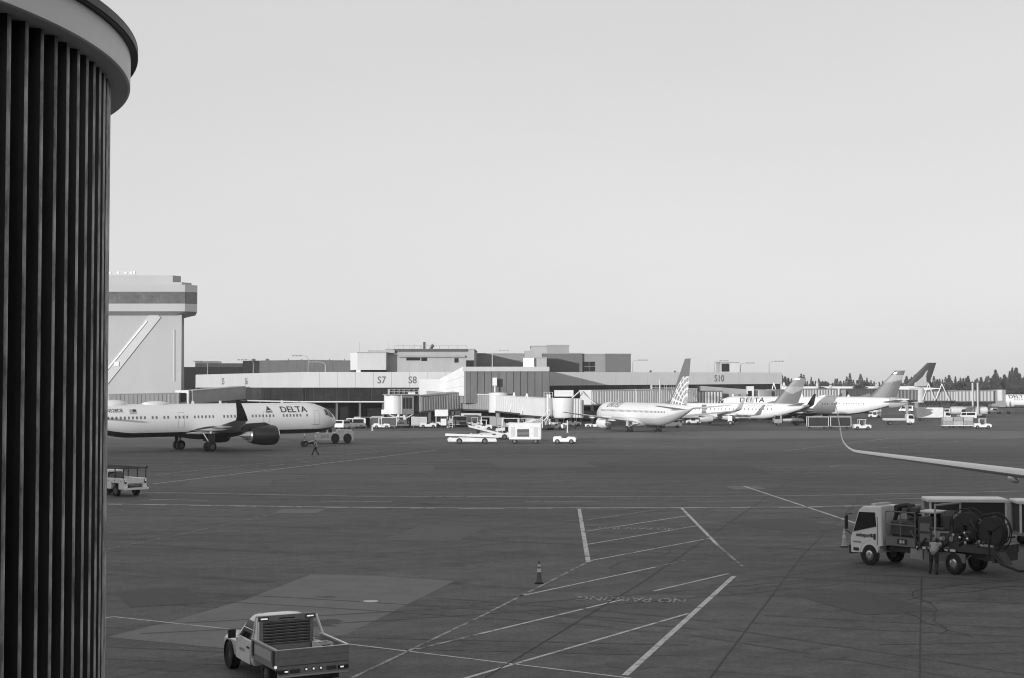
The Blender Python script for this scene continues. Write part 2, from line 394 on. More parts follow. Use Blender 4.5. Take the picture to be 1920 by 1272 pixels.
# ================================================================== ROTUNDA beside the window
rx, ry = -4.33, 6.02
rot = thing('jet_bridge_rotunda', 'dark ribbed round rotunda of a jet bridge with a pale rim under its roof edge', 'jet bridge', (rx, ry, 0))
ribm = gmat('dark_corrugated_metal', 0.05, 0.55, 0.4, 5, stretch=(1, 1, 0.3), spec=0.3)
crestm = gmat('rib_crest_highlight', 0.42, 0.45, 1.7, 22, stretch=(1, 1, 0.25), spec=0.4)  # sky highlight on the rib crests put into the colour, speckled with dirt
capm = gmat('pale_rim_paint', 0.88, 0.6, 0.05, 3)
nr = 137; ring = []
for i in range(nr):
    a0 = 2*math.pi*i/nr + R_(-15.44); st = 2*math.pi/nr
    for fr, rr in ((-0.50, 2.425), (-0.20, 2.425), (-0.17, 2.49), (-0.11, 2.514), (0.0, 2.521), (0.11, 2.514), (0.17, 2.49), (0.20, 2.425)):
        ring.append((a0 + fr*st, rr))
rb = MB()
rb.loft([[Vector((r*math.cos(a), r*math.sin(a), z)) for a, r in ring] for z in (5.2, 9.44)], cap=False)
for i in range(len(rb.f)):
    if i % 8 in (3, 4, 5): rb.m[i] = 1  # crest and one flank take the painted highlight
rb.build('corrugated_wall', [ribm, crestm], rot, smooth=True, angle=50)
MB().lathe([(9.43, 2.3), (9.41, 2.60), (9.415, 2.61), (9.55, 2.612), (9.55, 2.3)], (0, 0, 0), 'z', 160).build('rim_band', capm, rot, smooth=True, angle=30)
MB().lathe([(9.552, 2.3), (9.552, 2.64), (9.556, 2.645), (9.592, 2.645), (9.60, 2.63), (9.75, 0.05)], (0, 0, 0), 'z', 160).build('roof', blackm, rot, smooth=True, angle=30)
MB().lathe([(5.0, 0.05), (5.0, 2.55), (5.2, 2.55), (5.2, 2.3)], (0, 0, 0), 'z', 96).build('floor_ring', darkst, rot)
MB().lathe([(0.0, 0.8), (0.15, 0.8), (0.15, 0.5), (5.0, 0.5)], (0, 0, 0), 'z', 24).build('support_column', concd, rot)
MB().box((-3.2, -1.6, 7.3), (3.4, 2.6, 3.6), rz=R_(28)).build('corridor', ribm, rot)

# ================================================================== CONCOURSE across the apron
def wallseg(m, a, b, z0, z1, th=0.4, z0b=None, z1b=None, mi=0):
    a = Vector(a).xy; b = Vector(b).xy; d = (b - a).normalized(); nrm = Vector((-d.y, d.x))*th
    z0b = z0 if z0b is None else z0b; z1b = z1 if z1b is None else z1b
    vs = [(*a, z0), (*b, z0b), (*b, z1b), (*a, z1), (*(a + nrm), z0), (*(b + nrm), z0b), (*(b + nrm), z1b), (*(a + nrm), z1)]
    return m.add(vs, [(0, 1, 2, 3), (5, 4, 7, 6), (4, 0, 3, 7), (1, 5, 6, 2), (3, 2, 6, 7), (4, 5, 1, 0)], mi)
def off(a, b, k):
    a = Vector(a).xy; b = Vector(b).xy; d = (b - a).normalized(); nrm = Vector((-d.y, d.x))*k
    return a + nrm, b + nrm
def lerp(a, b, t): return Vector(a).xy*(1 - t) + Vector(b).xy*t
cc = thing('concourse_building', 'long low airport concourse with pale band marked S5 to S10 above smoked glass', 'airport concourse', (0, 0, 0))
A = Vector((PX(367, 374), 374)); B = Vector((PX(565, 310), 310)); C = Vector((PX(870, 309), 309))
D = Vector((PX(1029, 330), 330)); E = Vector((PX(1466, 362), 362))
RZ = 11.38
def bandwall(a, b, n, z0a, z1a, z0b, z1b, mat, name, gap=0.04, push=0.0, th=0.3):
    for i in range(n):
        t0, t1 = i/n, (i + 1)/n
        p, q = lerp(a, b, t0), lerp(a, b, t1); d = (q - p).normalized()
        p, q = off(p + d*gap/2, q - d*gap/2, -push - random.uniform(0, 0.012))
        m = MB(); wallseg(m, p, q, z0a*(1 - t0) + z0b*t0, z1a*(1 - t0) + z1b*t0, th, z0a*(1 - t1) + z0b*t1, z1a*(1 - t1) + z1b*t1)
        m.build(name, mat, cc)
fasm = gmat('pale_fascia_panel', 0.52, 0.85, 0.06, 0.25, stretch=(1, 1, 0.4))
bandwall(A, B, 11, 8, RZ, 8, RZ, fasm, 'fascia_panel'); bandwall(B, C, 9, 8, RZ, 8, RZ, fasm, 'fascia_panel')
bandwall(D, E, 15, 8.5, 11.6, 8.95, 11.8, fasm, 'fascia_panel')
back = MB()
for a, b, za, zb, zt in ((A, B, 8, 8, RZ - .1), (B, C, 8, 8, RZ - .1), (D, E, 8.5, 9, 11.5)):
    p, q = off(a, b, 0.45); wallseg(back, p, q, za + .05, zt, 0.3, zb + .05)
back.build('fascia_backing', brickd, cc)
# smoked window band, ledge, ground-floor void
def glazing(a, b, n, z0, z1a, z1b, w=0.09):
    a2, b2 = off(a, b, 0.7)
    for i in range(n):
        p, q = lerp(a2, b2, i/n), lerp(a2, b2, (i + 1)/n); d = (q - p).normalized()
        k0, k1 = z1a + (z1b - z1a)*i/n, z1a + (z1b - z1a)*(i + 1)/n
        m = MB(); wallseg(m, p + d*w, q - d*w, z0, k0 - .02, 0.06, None, k1 - .02); m.build('window_pane', bandm, cc)
    m = MB(); a3, b3 = off(a, b, 0.9); wallseg(m, a3, b3, z0, z1a - .02, 0.2, None, z1b - .02); m.build('window_frame', darkst, cc)
glazing(A, B, 18, 5.05, 8, 8); glazing(B, C, 14, 5.05, 8, 8); glazing(D, E, 20, 5.2, 8.5, 8.95)
ledgem = gmat('pale_ledge', 0.6, 0.7, 0.08, 0.6)
led = MB()
for a, b in ((A, B), (B, C), (D, E)):
    p, q = off(a, b, -0.7); wallseg(led, p, q, 4.78, 5.04, 2.0)
led.build('ledge', ledgem, cc)
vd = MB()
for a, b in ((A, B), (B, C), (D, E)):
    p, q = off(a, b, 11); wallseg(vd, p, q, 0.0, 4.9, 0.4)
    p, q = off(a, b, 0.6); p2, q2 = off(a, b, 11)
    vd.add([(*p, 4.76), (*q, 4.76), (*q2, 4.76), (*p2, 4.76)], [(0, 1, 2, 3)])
vd.build('ground_floor_back_wall', voidm, cc)  # recess shade painted as a near-black wall and soffit
for a, b, n in ((A, B, 9), (B, C, 7), (D, E, 11)):
    for i in range(n):
        p = lerp(*off(a, b, 1.2), (i + .5)/n)
        MB().box((p.x, p.y, 2.38), (0.45, 0.45, 4.76), rz=0.2).build('column', midpaint, cc)
    for i in range(n):
        if random.random() < .6:
            p = lerp(*off(a, b, 10.2), (i + random.uniform(.2, .8))/n)
            MB().box((p.x, p.y, 1.5), (random.uniform(2.5, 4.5), 0.25, 3.0), rz=math.atan2((b - a).y, (b - a).x)).build('roller_door', blackm, cc)  # doors near-black too, keeping the painted shade of the void
# flat roofs
roofm = gmat('flat_roof', 0.3, 0.9, 0.1, 0.2)
rf = MB()
def roofquad(a, b, z, zb, depth=45):
    p, q = off(a, b, 0.1); p2, q2 = off(a, b, depth)
    rf.add([(*p, z - .05), (*q, zb - .05), (*q2, zb - .05), (*p2, z - .05)], [(0, 1, 2, 3)])
roofquad(A, B, RZ, RZ); roofquad(B, C, RZ, RZ); roofquad(D, E, 11.6, 11.8)
rf.build('roof', roofm, cc)
m = MB(); e2 = Vector((E.x + 3, E.y + 30)); wallseg(m, E, e2, 0, 11.8, 0.4); m.build('end_wall', fasm, cc)
m = MB(); a2 = Vector((A.x + 4, A.y + 40)); wallseg(m, a2, A, 0, RZ, 0.4); m.build('end_wall', brickd, cc)
# link wall beside S8, white wedge wall and dark clad block
m = MB(); wallseg(m, (PX(786, 304), 304), (PX(835, 304), 304), 6.3, 9.75, 2.5); m.build('link_wall', gmat('pale_link_wall', .62, .8, .05, .4), cc)
m = MB(); wallseg(m, (PX(800, 303), 303), (PX(868, 300), 300), 5.6, 7.3, 1.5, 5.2, 6.6); m.build('link_roof', concd, cc)
bl, br = Vector((PX(868, 290), 290)), Vector((PX(1030, 290), 290)); bk = Vector((PX(825, 307), 307))
m = MB()
nseg = 4
for i in range(nseg):
    for j in range(3):
        t0, t1 = i/nseg, (i + 1)/nseg
        zt0, zt1 = 9.86 + (12.24 - 9.86)*t0, 9.86 + (12.24 - 9.86)*t1
        p, q = lerp(bk, bl, t0), lerp(bk, bl, t1); d = (q - p).normalized()*0.03
        u0, u1 = j/3, (j + 1)/3; zb = 6.3
        mm = MB(); wallseg(mm, p + d, q - d, zb + (zt0 - zb)*u0 + .03, zb + (zt0 - zb)*u1, .3, zb + (zt1 - zb)*u0 + .03, zb + (zt1 - zb)*u1)
        mm.build('white_wall_panel', offwh, cc)
m = MB(); wallseg(m, *off(bk, bl, .35), 4.8, 9.7, .3, None, 12.0); m.build('wedge_backing', concd, cc)
m = MB(); wallseg(m, bl, br, 11.3, 12.24, 0.8); m.build('parapet', concr, cc)
panelm = gmat('dark_weathered_panel', 0.115, 0.6, 0.28, 0.35, stretch=(1, 1, 0.25))
for i in range(12):
    p, q = lerp(bl, br, i/12), lerp(bl, br, (i + 1)/12)
    m = MB(); wallseg(m, (p.x + .05, p.y + .25 + random.uniform(0, .03)), (q.x - .05, q.y + .25 + random.uniform(0, .03)), 4.8, 11.28, .2)
    m.build('cladding_panel', panelm, cc)
m = MB(); m.box(((bl.x + br.x)/2, 311, 8.4), (br.x - bl.x - .3, 40, 7.4)); m.build('block_core', concd, cc)
m = MB(); m.box(((bl.x + br.x)/2, 316, 2.34), (br.x - bl.x - .3, 30, 4.68)); m.build('ground_floor_core', voidm, cc)  # near-black core, the void's shade put into its colour
m = MB(); m.box((br.x - .05, 310.5, 8.4), (.25, 40, 7.5)); m.build('side_wall', fasm, cc)
# rooftop blocks: px0, px1, ytop, Y, depth, material, base z
def blk(name, p0, p1, yt, Y, dep, mat, zb=10.5, yb=None, par=True):
    x0, x1 = PX(p0, Y), PX(p1, Y); zt = PZ(yt, Y)
    if yb is not None: zb = PZ(yb, Y)
    o = MB().box(((x0 + x1)/2, Y + dep/2, (zt + zb)/2), (x1 - x0, dep, zt - zb)).build(name, mat, cc)
    if par: MB().box(((x0 + x1)/2, Y + dep/2, zt + .1), (x1 - x0 + .3, dep + .3, .2)).build('roof_edge', concd, cc)
    return o
lightc = gmat('light_render', 0.5, 0.85, 0.06, .4, stretch=(1, 1, .4))
midc = gmat('mid_render', 0.36, 0.85, 0.12, .3, stretch=(1, 1, .3))
blk('rooftop_block', 724, 889, 656, 322, 26, midc)
blk('rooftop_block', 670, 723.5, 662, 318, 22, lightc, yb=694)
blk('rooftop_block', 690, 740, 657, 321, 22, midc, yb=662, par=False)
m = MB(); wallseg(m, (PX(657, 326), 326), (PX(669.5, 318.2), 318.2), PZ(694, 320), PZ(661.5, 320), .3); m.build('white_side_panel', offwh, cc)
blk('roof_box', 672, 720, 694, 321, 18, voidm, par=False)  # near-black box painted as the shaded gap under the block
blk('white_vent', 668, 676, 694.5, 317, 1.5, offwh, par=False)
cx0, cx1 = PX(747, 321.4), PX(872, 321.4)
MB().box(((cx0 + cx1)/2, 321.6, PZ(668.5, 321.5)), (cx1 - cx0, 0.6, 0.45)).build('cornice', concd, cc)
for p0, p1, y0, y1 in ((762, 787, 671, 676), (790, 800, 671, 677), (852, 859, 672, 680), (874, 888, 676, 688)):
    x0, x1 = PX(p0, 321.9), PX(p1, 321.9); z0, z1 = PZ(y1, 321.9), PZ(y0, 321.9)
    MB().box(((x0 + x1)/2, 321.9, (z0 + z1)/2), (x1 - x0, .3, z1 - z0)).build('vent_opening', voidm, cc)
x0, x1 = PX(738, 321.5), PX(875, 321.5); zt = PZ(656, 321.5)
m = MB(); m.box(((x0 + x1)/2, 321.6, zt - .1), (x1 - x0, .5, .5)).build('roof_edge', darkst, cc)
m = MB()
for k in range(9): m.tube((x0 + (x1 - x0)*k/8, 322.5, zt), (x0 + (x1 - x0)*k/8, 322.5, zt + .9), .04, n=6)
m.tube((x0, 322.5, zt + .9), (x1, 322.5, zt + .9), .05, n=6)
m.build('railing', grey3, cc)
m = MB(); x = PX(795.5, 326); m.tube((x, 326, zt), (x, 326, zt + 1.9), .28, n=12).build('flue_pipe', darkst, cc)
m = MB(); x = PX(808, 326)
m.path([(x, 326, zt), (x + .1, 326, zt + .7), (x + .6, 326, zt + 1.25)], .38, 12).build('vent_cowl', darkst, cc)
for px in (674, 728, 748, 756, 768, 777, 788, 800):
    x = PX(px, 324); MB().tube((x, 324, zt - .4), (x, 324, zt + random.uniform(.8, 1.9)), .03, n=5).build('antenna', grey3, cc)
blk('rooftop_block', 889.5, 1000, 664, 345, 20, gmat('mid_dark_cladding', .22, .8, .15, .3))
blk('rooftop_block', 984, 1003, 658, 341, 10, midc, par=False)
blk('white_plant_box', 981, 1001.5, 671.5, 328, 5, offwh, par=False)
blk('roof_box', 1002, 1025, 672, 329, 8, midc)
blk('rooftop_block', 996, 1026, 650, 372, 14, midc); blk('rooftop_block', 1026, 1067, 648.5, 371, 15, gmat('grey_render', .27, .8, .1, .3))
blk('rooftop_block', 1018, 1092, 663.5, 362, 30, brickd); blk('rooftop_block', 1092.3, 1136, 665, 363, 28, gmat('mid_cladding', .24, .8, .1, .3))
blk('rooftop_block', 1136.3, 1183, 664.5, 361, 30, brickd)
blk('corner_pier', 1183, 1185, 667, 360.8, 3, lightc, par=False)
for i in range(2):
    for j in range(2):
        x0, x1 = PX(1093.5 + i*11.5, 362.8), PX(1103.5 + i*11.5, 362.8); z1, z0 = PZ(678.5 + j*9.5, 362.8), PZ(687 + j*9.5, 362.8)
        MB().box(((x0 + x1)/2, 362.85, (z0 + z1)/2), (x1 - x0, .2, z1 - z0)).build('dark_window', glassd, cc)
blk('stair_tower', 1351, 1385.5, 680.5, 376, 8, lightc)
x0, x1 = PX(1353, 375.8), PX(1367, 375.8); z1, z0 = PZ(682, 375.8), PZ(697, 375.8)
MB().box(((x0 + x1)/2, 375.85, (z0 + z1)/2), (x1 - x0, .2, z1 - z0)).build('dark_opening', voidm, cc)
# gate numbers
def gate_no(txt, px, py, a, b, size, mat=signm):
    ang = math.atan2((Vector(b) - Vector(a)).y, (Vector(b) - Vector(a)).x)
    # intersect pixel ray with the wall line (a,b)
    k = ray(px, 727); k = k.x/k.y; a = Vector(a).xy; d = Vector(b).xy - a
    t = (k*a.y - a.x)/(d.x - k*d.y); p = a + d*t
    nrm = Vector((d.y, -d.x)).normalized()*0.06; p = p + nrm
    z = PZ(py, p.y)
    text_part('gate_number', txt, size, mat, cc, (p.x, p.y, z), (math.pi/2, 0, ang), bold=0.03, label='gate number ' + txt + ' painted on the pale band', sx=.92)
gate_no('S7', 715.5, 719, B, C, 2.15); gate_no('S8', 773.5, 719, B, C, 2.15)
gate_no('S5', 418.5, 721, A, B, 2.3, gmat('faded_gate_number', .17, .7, .1, 2)); gate_no('S6', 462, 721, A, B, 2.3, gmat('faded_gate_number', .17, .7, .1, 2)); gate_no('S10', 1348.5, 715.5, D, E, 2.25)

# far flat building behind the concourse
fb = thing('warehouse', 'long dark flat-roofed hall standing behind the concourse at gates S5 and S6', 'warehouse', (0, 0, 0))
Yf = 430
def fbx(name, p0, p1, y0, Y, dep, mat, zb=0):
    x0, x1 = PX(p0, Y), PX(p1, Y); zt = PZ(y0, Y)
    MB().box(((x0 + x1)/2, Y + dep/2, (zt + zb)/2), (x1 - x0, dep, zt - zb)).build(name, mat, fb)
for i in range(12):
    fbx('wall_panel', 455 + (657 - 455)*i/12 + .15, 455 + (657 - 455)*(i + 1)/12, 675 + abs(i - 7)*.25, Yf, 30, brickd)
fbx('wall', 340, 455, 688.5, Yf + 1, 30, brickd); fbx('parapet', 366, 455, 681.5, Yf + 3, 3, midc, 14); fbx('rooflight', 366, 408, 677.5, Yf + 6, 6, offwh, 14)
for px in (472, 498, 535, 560, 612, 640): fbx('roof_vent', px, px + 5, 673, Yf + 8, 2, lightc, 14)

# ================================================================== RAMP TOWER on the left
tw = thing('ramp_control_tower', 'massive pale concrete ramp tower with overhanging glazed cab and diagonal strut', 'control tower', (0, 0, 0))
Yt = 400
towc = gmat('tower_concrete', 0.40, 0.85, 0.05, 0.12, stretch=(1, 1, 0.5))
x0, x1 = PX(120, Yt), PX(340, Yt)
MB().slab([(x0, Yt), (x1, Yt), (PX(343, Yt + 18), Yt + 18), (x0, Yt + 18)], 0, PZ(589, Yt) - .05).build('shaft', towc, tw)
def plan(Y, xr, k=0.0):
    return [(PX(100, Yt), Y), (PX(xr - 17, Yt) - k, Y), (PX(xr, Y + 3.2), Y + 3.2), (PX(xr - 3, Yt + 19), Yt + 19), (PX(100, Yt), Yt + 19)]
z = lambda y: PZ(y, Yt - 4)
m = MB(); m.loft([[Vector((*p, zz)) for p in pl] for pl, zz in ((plan(Yt - .6, 345), z(590)), (plan(Yt - 4, 369), z(584)), (plan(Yt - 4, 369), z(569.5)))])
m.build('cab_base', towc, tw)
MB().slab(plan(Yt - 3.6, 368), z(569.5) + .02, z(547.5)).build('cab_core', voidm, tw)
m = MB(); MB().slab(plan(Yt - 4, 369), z(547.5) + .01, z(534)).build('cab_parapet', towc, tw)
MB().slab(plan(Yt - 1, 358), z(534) + .02, z(528)).build('roof_tier', towc, tw)
m = MB(); m.slab(plan(Yt + 1, 338), z(528) + .02, z(514)); m.build('roof_plant', towc, tw)
rail = MB()
front = plan(Yt - 3.9, 368.7)
pts = []
n = 16
for i in range(n + 1): pts.append(lerp(front[0], front[1], i/n))
for i in range(1, 4): pts.append(lerp(front[1], front[2], i/3))
for i in range(1, 5): pts.append(lerp(front[2], front[3], i/5))
for p, q in zip(pts[:-1], pts[1:]):
    d = (q - p).normalized()
    m = MB(); wallseg(m, p + d*.04, q - d*.04, z(569.5) + .05, z(547.5) - .03, .08); m.build('cab_window_pane', gmat('grey_cab_glass', .09, .1, .5, .6, spec=.5), tw)
    MB().box((q.x, q.y, (z(569.5) + z(547.5))/2), (.07, .10, z(547.5) - z(569.5) - .04)).build('cab_mullion', darkst, tw)
s0, s1 = P(294, 589, Yt - .12), P(178, 735, Yt - .12)
m = MB(); q = (s1 - s0).to_track_quat('Z', 'Y'); L = (s1 - s0).length
def beam(m, a, b, w, d):
    a = Vector(a); b = Vector(b); ax = (b - a).normalized(); sd = Vector((ax.z, 0, -ax.x)).normalized()*w/2; dp = Vector((0, 1, 0))*d/2
    r = lambda p: [p - sd - dp, p + sd - dp, p + sd + dp, p - sd + dp]
    return m.loft([r(a), r(b)])
beam(m, s0, s1, 3.0, .45).build('diagonal_strut', gmat('strut_concrete', .5, .8, .05, .4), tw)
m = MB(); beam(m, P(276, 602, Yt - .4), P(190, 707, Yt - .4), .35, .5).build('strut_side_bar', offwh, tw)  # thin white bar along the strut
m = MB(); m.tube(P(326.5, 618, Yt - .3), P(326.5, 715, Yt - .3), .12, n=8).build('downpipe', offwh, tw)
m = MB(); m.tube(P(344, 589, Yt + 4), P(344, 745, Yt + 4), .18, n=8).build('cable_duct', lightc, tw)
for px in (206, 222, 236, 246, 252):
    MB().box(P(px, 514 - 2, Yt + 4) , (random.uniform(.6, 1.2), .8, random.uniform(.5, 1.3))).build('roof_unit', offwh, tw)
MB().box(P(219, 683, Yt - .4), (1.2, .6, 1.2)).build('floodlight', offwh, tw)

# ================================================================== ROOF LAMPS
def roof_lamp(px, yt, Y, zb, side=1, name='roof_lamp', label='', dark=False, group=None, arm=2.6):
    zt = PZ(yt, Y); x = PX(px, Y)
    t = thing(name, label, 'lamp', (x, Y, zb), 0, group)
    hgt = zt - zb
    pm = grey3 if dark else grey5
    MB().tube((0, 0, 0), (0, 0, hgt - .8), .11, .08, 8).build('pole', pm, t)
    pts = [Vector((side*arm*.5*(1 - math.cos(a)), 0, hgt - .8 + .8*math.sin(a))) for a in [R_(k*18) for k in range(6)]] + [Vector((side*arm, 0, hgt))]
    MB().path(pts, .06, 6).build('arm', pm, t)
    for k in (.7, 1.05, 1.35): MB().box((side*arm*k, 0, hgt), (.55, .35, .18)).build('lamp_head', darkst if dark else grey3, t)
for args in ((389.5, 677.5, 366, -1, 'curved roof lamp with dark heads at the far end beyond gate S5'),
             (475, 675, 340, -1, 'thin curved roof lamp standing behind the gate S6 number'),
             (578, 667.5, 330, -1, 'tall double roof lamp standing just past the bend after gate S6'),
             (610, 679, 318, -1, 'short bright curved roof lamp standing between gates S6 and S7'),
             (923, 657.5, 325, 1, 'white post roof lamp in front of the mid grey rooftop block'),
             (1186, 675.5, 356, 1, 'curved roof lamp at the end of the dark rooftop blocks'),
             (1339, 677, 378, 1, 'curved roof lamp on the dark-opening side of the stair tower over gate S10'),
             (1388, 681, 382, 1, 'low curved roof lamp behind the plain side of the stair tower over gate S10'),
             (1442, 677.5, 372, 1, 'curved roof lamp standing at the concourse end past gate S10')):
    px, yt, Y, sd, lb = args
    roof_lamp(px, yt, Y, 12.1 if px == 923 else (RZ - .06 if px < 1000 else 11.55), sd, label=lb, dark=px not in (610, 923), group='lamps on the concourse roof')

# ================================================================== AIRCRAFT
def airfoil(n=9):
    up = []
    for i in range(n + 1):
        u = 0.5*(1 - math.cos(math.pi*i/n)); t = 5*(0.2969*math.sqrt(u) - 0.126*u - 0.3516*u*u + 0.2843*u**3 - 0.1015*u**4)
        up.append((u, t))
    return [(u, t) for u, t in up] + [(u, -t*0.8) for u, t in reversed(up[1:-1])]
AF = airfoil()
def foil_ring(x, y, z, c, t, nv=(0, 1)):           # leading-edge point, chord, thickness ratio, thickness direction in (y,z)
    return [Vector((x - c*u, y + c*t*w*nv[0], z + c*t*w*nv[1])) for u, w in AF]

class Fus:
    def __init__(s, L, nx, R, Rz, zc, Ln, Lt, rise=1.75, drop=0.28):
        s.__dict__.update(locals())
    def sec(s, d):                                 # distance from nose -> half-width, top z, bottom z
        zc, R, Rz = s.zc, s.R, s.Rz; zn = zc - s.drop*Rz
        if d < s.Ln:
            u = max(d/s.Ln, 0.0005)
            w = R*(1 - (1 - u)**2.0)**0.52
            top = zn + (zc + Rz - zn)*((1 - (1 - u)**2.1)**0.85*0.42 + 0.58*(1 - (1 - u)**2)**0.5)
            bot = zn - (zn - zc + Rz)*(1 - (1 - u)**2.6)**0.48
        elif d > s.L - s.Lt:
            v = min((d - (s.L - s.Lt))/s.Lt, 1)
            w = R*(1 - 0.93*v**1.7); top = zc + Rz - 0.22*Rz*v**1.8; bot = zc - Rz + s.rise*Rz*v**1.45
            if top - bot < 0.25: bot = top - 0.25
        else: w, top, bot = R, zc + Rz, zc - Rz
        return w, top, bot
    def pt(s, d, a, o=0.0):                        # angle from port horizontal, radians
        w, t, b = s.sec(d); zm, hz = (t + b)/2, (t - b)/2
        return Vector((s.nx - d, (w + o)*math.cos(a), zm + (hz + o)*math.sin(a)))
    def ang(s, d, z):
        w, t, b = s.sec(d); zm, hz = (t + b)/2, (t - b)/2
        return math.asin(max(-1, min(1, (z - zm)/hz)))
    def side(s, d, z, sd, o=0.012):
        a = s.ang(d, z); p = s.pt(d, a, o); p.y *= sd; return p
def side_patch(m, fu, d0, d1, z0, z1, sd, o=0.014, nx=1, nz=2, mi=0):
    vs = [fu.side(d0 + (d1 - d0)*i/nx, z0 + (z1 - z0)*j/nz, sd, o) for j in range(nz + 1) for i in range(nx + 1)]
    fs = []
    for j in range(nz):
        for i in range(nx):
            q = (j*(nx + 1) + i, j*(nx + 1) + i + 1, (j + 1)*(nx + 1) + i + 1, (j + 1)*(nx + 1) + i)
            fs.append(q if sd < 0 else q[::-1])
    m.add(vs, fs, mi)
def fus_text(fu, txt, size, d, z, sd, mat, parent, bold=0.02, shear=0, name='lettering', sx=1.0, label=None):
    me = textmesh(txt, size, bold, shear)
    import bmesh
    bm = bmesh.new(); bm.from_mesh(me)
    zs = [v.co.y for v in bm.verts]; lo, hi = min(zs), max(zs)
    for k in range(1, 6):
        bmesh.ops.bisect_plane(bm, geom=bm.verts[:] + bm.edges[:] + bm.faces[:], plane_co=(0, lo + (hi - lo)*k/6, 0), plane_no=(0, 1, 0))
    for v in bm.verts:
        u, h = v.co.x*sx, v.co.y
        v.co = fu.side(d + (u if sd > 0 else -u), z + h, sd, 0.03)
    bm.to_mesh(me); bm.free(); me.materials.clear(); me.materials.append(mat)
    o = bpy.data.objects.new(name, me); col.objects.link(o); o.parent = parent
    if label: o['label'] = label
    return o
def widget(fu, d, z, sd, h, mat, parent):          # split triangle emblem
    m = MB()
    def tri(ps):
        k = 5
        for (a, b, c) in ps:
            m.add([fu.side(d + (q[0] if sd > 0 else -q[0])*h, z + q[1]*h, sd, 0.03) for q in (a, b, c)], [(0, 1, 2) if sd < 0 else (2, 1, 0)])
    A0, Lm, Rm, mid = (0, 1.0), (-.52, .24), (.52, .24), (0, .40)
    tri([(Lm, (-.22, .34), (-.26, .62)), ((-.26, .62), (-.22, .34), mid), ((-.26, .62), mid, A0), (A0, mid, (.26, .62)), ((.26, .62), mid, (.22, .34)), ((.26, .62), (.22, .34), Rm)])
    tri([((-.62, 0), (-.2, .16), (-.52, .16)), ((-.62, 0), (0, .22), (-.2, .16)), ((-.62, 0), (.62, 0), (0, .22)), ((.62, 0), (.2, .16), (0, .22)), ((.62, 0), (.52, .16), (.2, .16))])
    return m.build('emblem', mat, parent)

def wheel_mesh(r, w, name='wheel'):
    m = MB(); m.lathe([(-w/2, r*.55), (-w/2, r*.85), (-w*.38, r), (w*.38, r), (w/2, r*.85), (w/2, r*.55)], (0, 0, 0), 'y', 20)
    m.lathe([(-w*.42, 0.01), (-w*.42, r*.57)], (0, 0, 0), 'y', 20, 1); m.lathe([(w*.42, 0.01), (w*.42, r*.57)], (0, 0, 0), 'y', 20, 1)
    m.lathe([(-w*.48, 0.01), (-w*.48, r*.2), (-w*.42, r*.22)], (0, 0, 0), 'y', 12, 1); m.lathe([(w*.48, 0.01), (w*.48, r*.2), (w*.42, r*.22)], (0, 0, 0), 'y', 12, 1)
    return m.mesh(name, [tyre, rimm], True, 40)
WM = {}
def wheel(parent, x, y, r, w, name='wheel'):
    k = (round(r, 3), round(w, 3))
    if k not in WM: WM[k] = wheel_mesh(r, w)
    o = bpy.data.objects.new(name, WM[k]); col.objects.link(o); o.parent = parent; o.location = (x, y, r); return o

